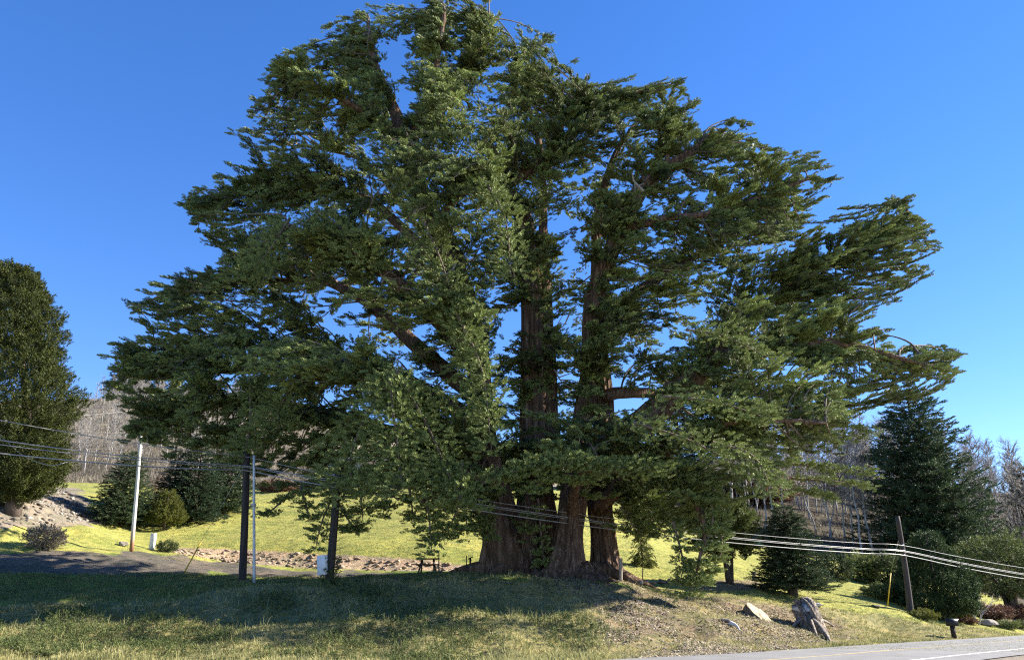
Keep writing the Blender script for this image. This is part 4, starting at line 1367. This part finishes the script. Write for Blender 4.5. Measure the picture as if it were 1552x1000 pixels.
rb = Geo()
p, a, b = ground_pts(9000, 43.5, 60, -100, 150, lambda a, b, p: inside(a, b, [(-120, 797), (60, 795), (140, 790), (120, 765), (105, 745), (40, 745), (-120, 740)]))
p = p[:2400]
scatter_rocks(rb, p - UP * .03, .04 + .26 * rg.random(len(p)) ** 5)
tag(rb.build('rubble', M['rock']), 'pale broken rubble spilling down the slope under the left tree', 'rubble', None, 'stuff')
cl = Geo()
p, a, b = ground_pts(30000, 45, 54, 255, 760, lambda a, b, p: inside(a, b, [(262, 832), (350, 834), (450, 839), (550, 844), (650, 850), (745, 864), (745, 870), (650, 866), (550, 863), (450, 860), (350, 852), (262, 837)]))
p = p[:1700]
scatter_rocks(cl, p - UP * .03, .04 + .26 * rg.random(len(p)) ** 4, .5)
tag(cl.build('earth_clods', M['clod']), 'tumbled pale earth and stones along the cut edge of the lawn', 'earth', None, 'stuff')
sc = Geo()
p, a, b = ground_pts(16000, 95, 205, -60, 480, lambda a, b, p: b < 745)
blades(sc, p, 6, .75, .07, 1.5, .6, 1.3)
p, a, b = ground_pts(1500, 84, 190, 1120, 1640)
blades(sc, p, 4, .8, .10, .8, .05, .9)
tag(sc.build('hillside_brush', M['drybrush']), 'brown leafless brush covering the hillsides', 'brush', None, 'stuff')

# ---------------------------------------------------------------- poles, cables and roadside things


def pole(name, pts, r0, r1, mat, label, extra=None, cat='utility pole'):
    t = thing(name, pts[0], label, cat)
    g = Geo()
    c = smooth(pts, 6)
    g.tube(c, np.linspace(r0, r1, len(c)), 14)
    g.build('shaft', mat, t, True)
    if extra: extra(t, c)
    return t


def ground_at(px, py, Y):
    p = P(px, py, Y); p[2] = gz(p[0], Y); return p


# white pole with rusty foot
m_, n_, b_, o_ = nodes('white_pole_rusty_foot')
v = coord(n_)
sepn = n_.nodes.new('ShaderNodeSeparateXYZ'); n_.links.new(v, sepn.inputs[0])
mr = n_.nodes.new('ShaderNodeMapRange'); mr.inputs['From Min'].default_value = .5; mr.inputs['From Max'].default_value = 1.7
n_.links.new(sepn.outputs[2], mr.inputs[0])
n_.links.new(mix(n_, mr.outputs[0], (.30, .15, .08), ramp(n_, tex(n_, 3, 5, v), [(.3, (.50, .48, .44)), (.7, (.72, .70, .66))])), b_.inputs['Base Color'])
b_.inputs['Roughness'].default_value = .6
wp = hit(199, 836)
Yw = wp[1]
pole('utility_pole', [wp, P(207, 745, Yw), P(214, 652, Yw)], .115, .085, m_, 'slim white pole with a rusty brown foot beside the driveway')
Y1 = 35.6
d1 = ground_at(368, 880, Y1)
pole('utility_pole', [d1 - UP * .2, P(371, 790, Y1), P(374, 684, Y1)], .17, .15, M['pole_dark'], 'black tarred wooden pole standing in the shade left of the thin grey pipe')


def pipe_extra(t, c):
    g = Geo(); q = P(384.5, 765, Y1 - .6); g.tube(np.array([q - UP * .06, q + UP * .06]), [.10, .10], 12); g.build('collar', M['galv'], t, True)


d2 = ground_at(386, 881, Y1 - .6)
pole('pipe_pole', [d2, P(385, 790, Y1 - .6), P(385, 690, Y1 - .6)], .065, .055, M['galv'], 'thin pale grey metal pipe standing right beside the black pole', pipe_extra, 'pole')
Y2 = 34.0
d3 = ground_at(498, 892, Y2)


def ivy_extra(t, c):
    g = Geo(); q = P(513, 719, Y2); g.box(q, (.5, .06, .05)); g.build('bracket', M['galv'], t)
    iv = Geo(); rr = np.random.default_rng(9)
    ps, ds = [], []
    for k in range(150):
        i = int(rr.integers(0, len(c) - 1)) if k < 60 else int(rr.integers(0, max(2, len(c) // 4)))
        a = rr.uniform(0, 6.28)
        d = np.array([math.cos(a), math.sin(a), .2])
        ps.append(c[i] + d * .16 + UP * rr.uniform(-.3, .3)); ds.append(d + UP * .4)
    foliage(iv, np.array(ps), np.array(ds), rr.uniform(.2, .42, len(ps)), .4, rr, BUS)
    iv.build('ivy', M['shrub'], t)


pole('utility_pole', [d3 - UP * .2, P(506, 800, Y2), P(513, 712, Y2)], .185, .15, M['pole_dark'], 'dark wooden pole with ivy at its foot beside the white meter box', ivy_extra)
YR = 49.5
d4 = ground_at(1381, 934, YR)


def rpole_extra(t, c):
    g = Geo()
    for y in (826, 834, 841):
        q = P(1367 + (y - 826) * .13, y, YR - .2); g.box(q, (.16, .16, .07))
    g.build('cable_clamps', M['galv'], t)


pole('utility_pole', [d4 - UP * .2, P(1372, 860, YR), P(1360, 782, YR)], .20, .14, M['pole_grey'], 'weathered wooden utility pole leaning left in front of the cone cedar', rpole_extra)
# white electrical box
eb = ground_at(490, 893, Y2 + .1)
t = thing('meter_box', eb, 'white metal meter box with conduits mounted against the ivy pole', 'electrical box')
c = P(489.5, 856, Y2 - .1)
g = Geo(); rot = Matrix.Rotation(RAD(-6), 3, 'Y') @ Matrix.Rotation(RAD(-22), 3, 'Z'); g.box(c, (.40, .30, .80), rot, .5, .02); g.build('cabinet', M['white'], t)
g = Geo(); g.box(c + np.array([.1, -.17, .28]), (.07, .02, .07), rot); g.build('latch', M['black'], t)
g = Geo()
for dx in (-.08, .10):
    q = np.array([eb[0] + dx - .02, eb[1], gz(eb[0] + dx, eb[1])])
    g.tube(np.array([q, np.array([c[0] + dx, c[1], c[2] - .38])]), [.03, .03], 8)
g.build('conduits', M['galv'], t, True)
g = Geo(); g.box((c[0] + .28, c[1] + .12, c[2]), (.28, .06, .08)); g.build('mounting_strap', M['galv'], t)


def cable(name, pts, r, label, mat='cable', sag=0):
    pts = [np.asarray(p, float) for p in pts]
    g = Geo()
    g.tube(smooth(pts, 14), r, 6)
    o = g.build(name, M[mat], None, True)
    tag(o, label, 'cable', 'overhead cables along the road')
    return o


def span(a, b, sag, n=9):
    a, b = np.asarray(a), np.asarray(b)
    return [a + (b - a) * t - UP * 4 * sag * t * (1 - t) for t in np.linspace(0, 1, n)]


tops = [('topmost thin overhead cable running across the whole view', 624, 700, 728, 826, 856, .016, 668),
        ('second overhead cable from the top, below the thin one', 653, 706, 734, 834, 866, .022, 0),
        ('thick third overhead cable just under the second', 660, 708, 737, 835.5, 868, .017, 0),
        ('lowest and thickest overhead cable bundle running across the view', 674, 713, 745, 841, 874, .026, 0)]
for lab, yl, ya, yb, yc, yr, r, _ in tops:
    A = P(-260, yl - (ya - yl) * .55, 24); Bp = P(373, ya - 8 if yl == 624 else ya, Y1 - .25); Cp = P(513, yb - 6, Y2 - .25); D = P(1367 + (yc - 826) * .13, yc, YR - .35); E = P(1760, yr + 22, 88)
    pts = span(A, Bp, .25)[:-1] + span(Bp, Cp, .02, 3)[:-1] + span(Cp, D, .45, 13)[:-1] + span(D, E, .55)
    cable('overhead_cable', pts, r, lab)
cable('drop_cable', [P(-60, 615, 30), P(0, 660, 33), P(35, 690, 36), P(75, 705, 40), P(102, 700, 44)], .016, 'thin service cable curving down in front of the left tree')
cable('service_wire', span(P(-40, 640, 60), P(330, 606, 80), .3), .015, 'thin dark wire rising to the right across the brown hillside')
# yellow guy guards
for (x0, y0, x1, y1, Y, lab, topx, topy) in [(279, 866, 305, 820, 41, 'slanting yellow guy wire guard by the driveway', 373, 700), (1345, 917, 1350, 868, 51, 'yellow guy wire guard standing left of the leaning utility pole', 1366, 800)]:
    a = P(x0, y0, Y); a[2] = gz(a[0], Y)
    b = P(x1, y1, Y)
    t = thing('guy_wire', a, lab, 'guy wire')
    g = Geo(); g.tube(np.array([a, b]), [.035, .035], 8); g.build('guard', M['yellow'], t, True)
    g = Geo(); g.tube(np.array([b, P(topx, topy, Y1 if Y < 50 else YR)]), [.008, .008], 5); g.build('wire', M['galv'], t)


def post(name, px, py0, py1, w_px, mat, label, cat='post', square=False, Y=None):
    b = hit(px, py0) if Y is None else ground_at(px, py0, Y)
    s = b[1] / F_PX
    top = P(px + .2, py1, b[1])
    g = Geo()
    if square:
        g.box((b + top) / 2 - UP * .05, (w_px * s, w_px * s, top[2] - b[2] + .1), None, .5, .012)
    else:
        g.tube(smooth([b - UP * .1, (b + top) / 2, top - UP * .03, top], 3), np.r_[np.full(9, w_px * s * .5), w_px * s * .40], 12)
    o = g.build(name, mat, None, not square)
    tag(o, label, cat)
    return o


post('marker_post', 231.5, 832, 808, 6.5, M['white'], 'short white marker post by the driveway right of the white pole', square=True)
post('wooden_post', 940.5, 880, 846, 5.5, M['wood'], 'round wooden post standing beside the right hand trunk')
post('stake', 665, 868, 836, 1.6, M['tabletop'], 'thin dark stake just right of the picnic table', 'stake')
post('stake', 707, 866, 842, 1.4, M['tabletop'], 'thin dark stake left of the slanted sign stand', 'stake')
post('stake', 974, 882, 860, 1.5, M['tabletop'], 'thin stake behind the row of border stones', 'stake')
post('stake', 1143, 878, 866, 6, M['wood'], 'short pale stump post on the lawn between the forked tree and the spruce', 'post')
# slanted stand
b = ground_at(712.5, 869, 42.0); s = 42.0 / F_PX
t = thing('sign_stand', b, 'small dark stand with a slanted top on the lawn left of the trunk', 'stand')
g = Geo(); g.box(b + UP * .33, (.10, .10, .75)); g.build('post', M['tabletop'], t)
g = Geo(); g.box(b + UP * .72, (.30, .26, .04), Matrix.Rotation(RAD(-24), 3, 'Y')); g.build('panel', M['tabletop'], t)
# picnic table
b = ground_at(648, 869, 42.5)
t = thing('picnic_table', b, 'dark wooden picnic table with benches on the lawn in front of the cut bank', 'picnic table')
g = Geo()
for k in range(4): g.box(b + np.array([0, -.3 + .2 * k, .74]), (1.15, .18, .05))
g.build('tabletop', M['tabletop'], t)
for sy in (-1, 1):
    g = Geo(); g.box(b + np.array([0, sy * .68, .44]), (1.35, .24, .05)); g.build('bench', M['tabletop'], t)
for sx in (-1, 1):
    g = Geo()
    for sy in (-1, 1):
        g.tube(np.array([b + np.array([sx * .42, sy * .62, 0]), b + np.array([sx * .30, sy * .12, .71])]), [.05, .05], 6)
    g.box(b + np.array([sx * .40, 0, .38]), (.06, 1.35, .09)); g.build('leg', M['tabletop'], t)
# mailbox
b = hit(1446.5, 967); Y = b[1]; s = Y / F_PX
t = thing('mailbox', b, 'dark mailbox on a post at the far edge of the road', 'mailbox')
g = Geo(); hb = 17 * s
g.box(b + UP * (hb * .5), (5 * s, 5 * s, hb)); g.build('post', M['pole_dark'], t)
bm = bmesh.new()
prof = [(-.5, 0), (.5, 0)] + [(.5 * math.cos(a), .55 + .45 * math.sin(a)) for a in np.linspace(0, math.pi, 9)]
wv, lv = 7.5 * s, 15 * s
va = [bm.verts.new((-lv / 2, y * wv, z * 9.5 * s)) for y, z in prof]; vb = [bm.verts.new((lv / 2, y * wv, z * 9.5 * s)) for y, z in prof]
bm.faces.new(va); bm.faces.new(vb[::-1])
for i in range(len(va)): bm.faces.new([va[i], vb[i], vb[(i + 1) % len(va)], va[(i + 1) % len(va)]])
V = np.array([v.co[:] for v in bm.verts]); bm.verts.index_update()
fs_ = [np.array([[v.index for v in f.verts]]) for f in bm.faces]; bm.free()
R = np.array(Matrix.Rotation(RAD(-12), 3, 'Z'))
g = Geo(); g.add(V @ R.T + b + UP * (hb - .02), fs_); g.build('box', M['black'], t)
g = Geo(); g.box(b + np.array([8.2 * s, -.05, hb + 8 * s]), (2.6 * s, .03, 1.6 * s)); g.build('flag', M['white'], t)
# border stones and stone blocks
rgs = np.random.default_rng(19)


def stone(name, px, py, w, h, label, mat='rock', group=None, dpx=1.0):
    b = hit(px, py); s = b[1] / F_PX
    V, Fc = rock_shape(rgs, 3)
    g = Geo(); g.add(V * np.array([w * s * .55, w * s * .45 * dpx, h * s * .62]) + b + UP * h * s * .35, Fc, rgs.uniform(.4, 1))
    o = g.build(name, M[mat]); tag(o, label, 'stone', group); return o


for i, (px, w, h) in enumerate([(970, 9, 8), (980, 10, 8), (991, 12, 10), (1003, 12, 11), (1014, 8, 12)]):
    stone('border_stone', px, 886, w, h, ['leftmost border stone of the short row right of the trunk', 'second border stone from the left in the short row', 'middle border stone of the short row', 'pale wide border stone fourth in the short row', 'upright border stone at the right end of the short row'][i])
stone('stone_block', 1500, 948, 30, 9, 'long flat pale stone block in the flower bed behind the mailbox')
stone('stone_block', 1522, 949, 22, 9, 'shorter pale stone block at the right end of the flower bed')
stone('flat_stone', 1242, 919, 22, 6, 'flat white stone lying on the lawn edge above the dark stump', 'whitewood')
stone('flat_stone', 186, 828, 14, 8, 'grey stone on the grass left of the white pole')
stone('flat_stone', 1330, 921, 22, 4, 'low pale stone slab on the lawn edge left of the yellow guard')


# stumps
def stump_one():
    a, b = hit(1152, 934), hit(1176, 966)
    Y = a[1]; s = Y / F_PX
    t = thing('cut_log', a, 'pale freshly cut root log lying on the bare slope, long cream cut face up', 'log')
    top, bot = P(1143, 918, Y + .1), P(1175, 958, Y - 1.4)
    ax = norm(bot - top); L = np.linalg.norm(bot - top)
    n_ = norm(np.array([.55, -.45, .7])); n_ = norm(n_ - ax * (n_ @ ax)); sd_ = np.cross(ax, n_)
    ts = np.linspace(0, 1, 12)
    wd_ = np.interp(ts, [0, .12, .35, .7, 1], [.30, .52, .50, .30, .10]) * 1.45
    bark_, cut = Geo(), Geo()
    th = np.linspace(0, math.pi, 14)
    V = np.array([[top + ax * L * tt + sd_ * math.cos(x) * w * (1 + .05 * math.sin(7 * x + tt * 9)) - n_ * math.sin(x) * w * (1.5 - .5 * tt) * (1 + .06 * math.sin(9 * x + 5 * tt)) for x in th] for tt, w in zip(ts, wd_)])
    id_ = np.arange(V.shape[0] * 14).reshape(-1, 14)
    q = np.stack([id_[:-1, :-1], id_[:-1, 1:], id_[1:, 1:], id_[1:, :-1]], -1).reshape(-1, 4)
    bark_.add(V.reshape(-1, 3), [q, id_[0][None, ::-1], id_[-1][None]])
    for k in (-1, 0, 1):
        e = bot + ax * .5 + sd_ * k * .28 - n_ * .1
        bark_.tube(smooth([bot - ax * .4 + sd_ * k * .1 - n_ * .12, bot + sd_ * k * .18 - n_ * .12, e - n_ * .1], 4), np.linspace(.11, .03, 9), 7)
    C = np.array([[top + ax * L * tt + sd_ * u_ * w * (1 + .07 * math.sin(tt * 17) + .05 * math.sin(tt * 31 + 1)) + n_ * (.012 + .02 * math.sin(tt * 7 + u_ * 3)) for u_ in np.linspace(-.97, .97, 8)] for tt, w in zip(ts, wd_)])
    id_ = np.arange(C.shape[0] * 8).reshape(-1, 8)
    cut.add(C.reshape(-1, 3), np.stack([id_[:-1, :-1], id_[1:, :-1], id_[1:, 1:], id_[:-1, 1:]], -1).reshape(-1, 4))
    bark_.build('bark', M['stump'], t, True); cut.build('cut_face', M['cut'], t)


stump_one()


def stump_two():
    b = hit(1222, 950); Y = b[1]; s = Y / F_PX
    b = P(1224, 948, Y); b[2] = gz(b[0], Y)
    t = thing('tree_stump', b, 'dark weathered stump with a white sawn patch and splayed roots above the road', 'stump')
    g, w = Geo(), Geo()
    r_ = np.random.default_rng(4)
    top = P(1216, 916, Y)
    hi_, lo_ = P(1213, 917, Y + .3), P(1238, 957, Y - 1.0)
    body = smooth([hi_, hi_ * .6 + lo_ * .4 + np.array([0, -.08, .12]), lo_ - UP * .12, lo_ + (lo_ - hi_) * .18 - UP * .25], 6)
    g.tube(body, np.interp(np.linspace(0, 1, len(body)), [0, .3, .75, 1], [.50, .62, .56, .30]), 46, .5, True, .20, r_)
    for ex, ey, rr in [(1255, 969, .15), (1237, 962, .09), (1262, 950, .08), (1203, 950, .13)]:
        e = hit(ex, ey)
        m1 = (hi_ * .45 + lo_ * .55) * .5 + e * .5 + UP * .18
        g.tube(smooth([hi_ * .4 + lo_ * .6 + np.array([0, -.35, 0]), m1, e + UP * .06, e + (e - m1) * .25 - UP * .12], 5), np.linspace(rr * 1.3, rr * .3, 16), 12, .5, True, .10, r_)
    g.build('wood', M['stump'], t, True)
    # sawn white end, facing up and to the left
    axn = norm(hi_ - (hi_ * .6 + lo_ * .4 + np.array([0, -.08, .12])))
    axn = norm(axn + np.array([-.25, -1.3, .15]))
    uu = norm(np.cross(axn, UP)); vv = np.cross(axn, uu)
    th = np.linspace(0, 6.283, 22, endpoint=False)
    rr_ = .36 * (1 + .14 * np.sin(3 * th + 1) + .10 * np.sin(5 * th + .4) + .07 * np.sin(8 * th))
    ring = np.stack([hi_ * .8 + lo_ * .2 + np.array([-.22, -.50, .10]) + axn * .08 + uu * math.cos(x) * q * 1.1 + vv * math.sin(x) * q * .75 for x, q in zip(th, rr_)])
    lowr = ring - axn * .07
    i = np.arange(22)
    w.add(np.vstack([ring, lowr, ring.mean(0) + axn * .03]), [np.stack([i, np.roll(i, -1), np.full(22, 44)], 1), np.stack([i + 22, np.roll(i, -1) + 22, np.roll(i, -1), i], 1)])
    w.build('sawn_end', M['whitewood'], t)


stump_two()
# grey driftwood like root
a = hit(1106, 948); t = thing('root_piece', a, 'small bleached piece of root on the slope left of the cream log', 'root')
g = Geo(); e = hit(1122, 958)
g.tube(smooth([a + UP * .10, (a + e) / 2 + UP * .12 + np.array([.06, 0, 0]), e + UP * .02], 5), np.linspace(.12, .03, 11), 9, .5, True, .1, rgs); g.build('wood', M['whitewood'], t, True)
g = Geo(); e = hit(1088, 941); g.tube(smooth([a + UP * .16, (a + e) / 2 + UP * .12, e + UP * .02], 4), np.linspace(.09, .03, 9), 7); g.build('side_root', M['stump'], t, True)


# leafless shrub by the flower bed
def bare_shrub():
    b = hit(1484, 947); s = b[1] / F_PX
    r_ = np.random.default_rng(8)
    t = thing('bare_shrub', b, 'leafless pale grey shrub with spreading twigs behind the mailbox', 'shrub')
    g = Geo()

    def grow(p, d, L, r, lv):
        e = p + d * L
        m_ = (p + e) / 2 + r_.normal(0, .04, 3)
        g.tube(np.array([p, m_, e]), [r, r * .8, r * .6], 5 if lv < 2 else 3, .5, False)
        if lv < 4:
            for k in range(3 if lv else 4):
                grow(p + (e - p) * r_.uniform(.6, 1), norm(d + r_.normal(0, .42, 3) + np.array([d[0] * .3, d[1] * .3, .12])), L * r_.uniform(.6, .85), r * .6, lv + 1)
    for k in range(4):
        a = k * 1.6
        grow(b, norm(np.array([math.cos(a) * .5, math.sin(a) * .5, 1])), 1.0, .045, 1)
    g.build('branches', M['alder'], t)


bare_shrub()


# low house behind the brow of the lawn hill
def house():
    Y = 86
    b = on(535, Y)
    t = thing('house', b, 'low dark house with a grey roof half hidden behind the hanging cypress boughs', 'house')
    g = Geo(); g.box(b + UP * .9, (9, 6, 3.2)); g.build('wall', M['siding'], t)
    g = Geo(); V = []
    for x in (-5, 5):
        for y, z in ((-3.7, 2.35), (0, 3.3), (3.7, 2.35), (3.7, 2.2), (0, 3.1), (-3.7, 2.2)): V.append(b + np.array([x, y, z]))
    i = np.arange(6)
    g.add(np.array(V), [np.stack([i, np.roll(i, -1), np.roll(i, -1) + 6, i + 6], 1), i[None, ::-1], (i + 6)[None]]); g.build('roof', M['roof'], t)
    for dx in (-3, 0, 3):
        g = Geo(); g.box(b + np.array([dx, -3.03, 1.5]), (1.6, .1, 1.1)); w_ = g.build('window', M['white'], t)
        g = Geo(); g.box(b + np.array([dx, -3.09, 1.5]), (1.4, .03, .9)); g.build('pane', M['glass'], w_)


house()
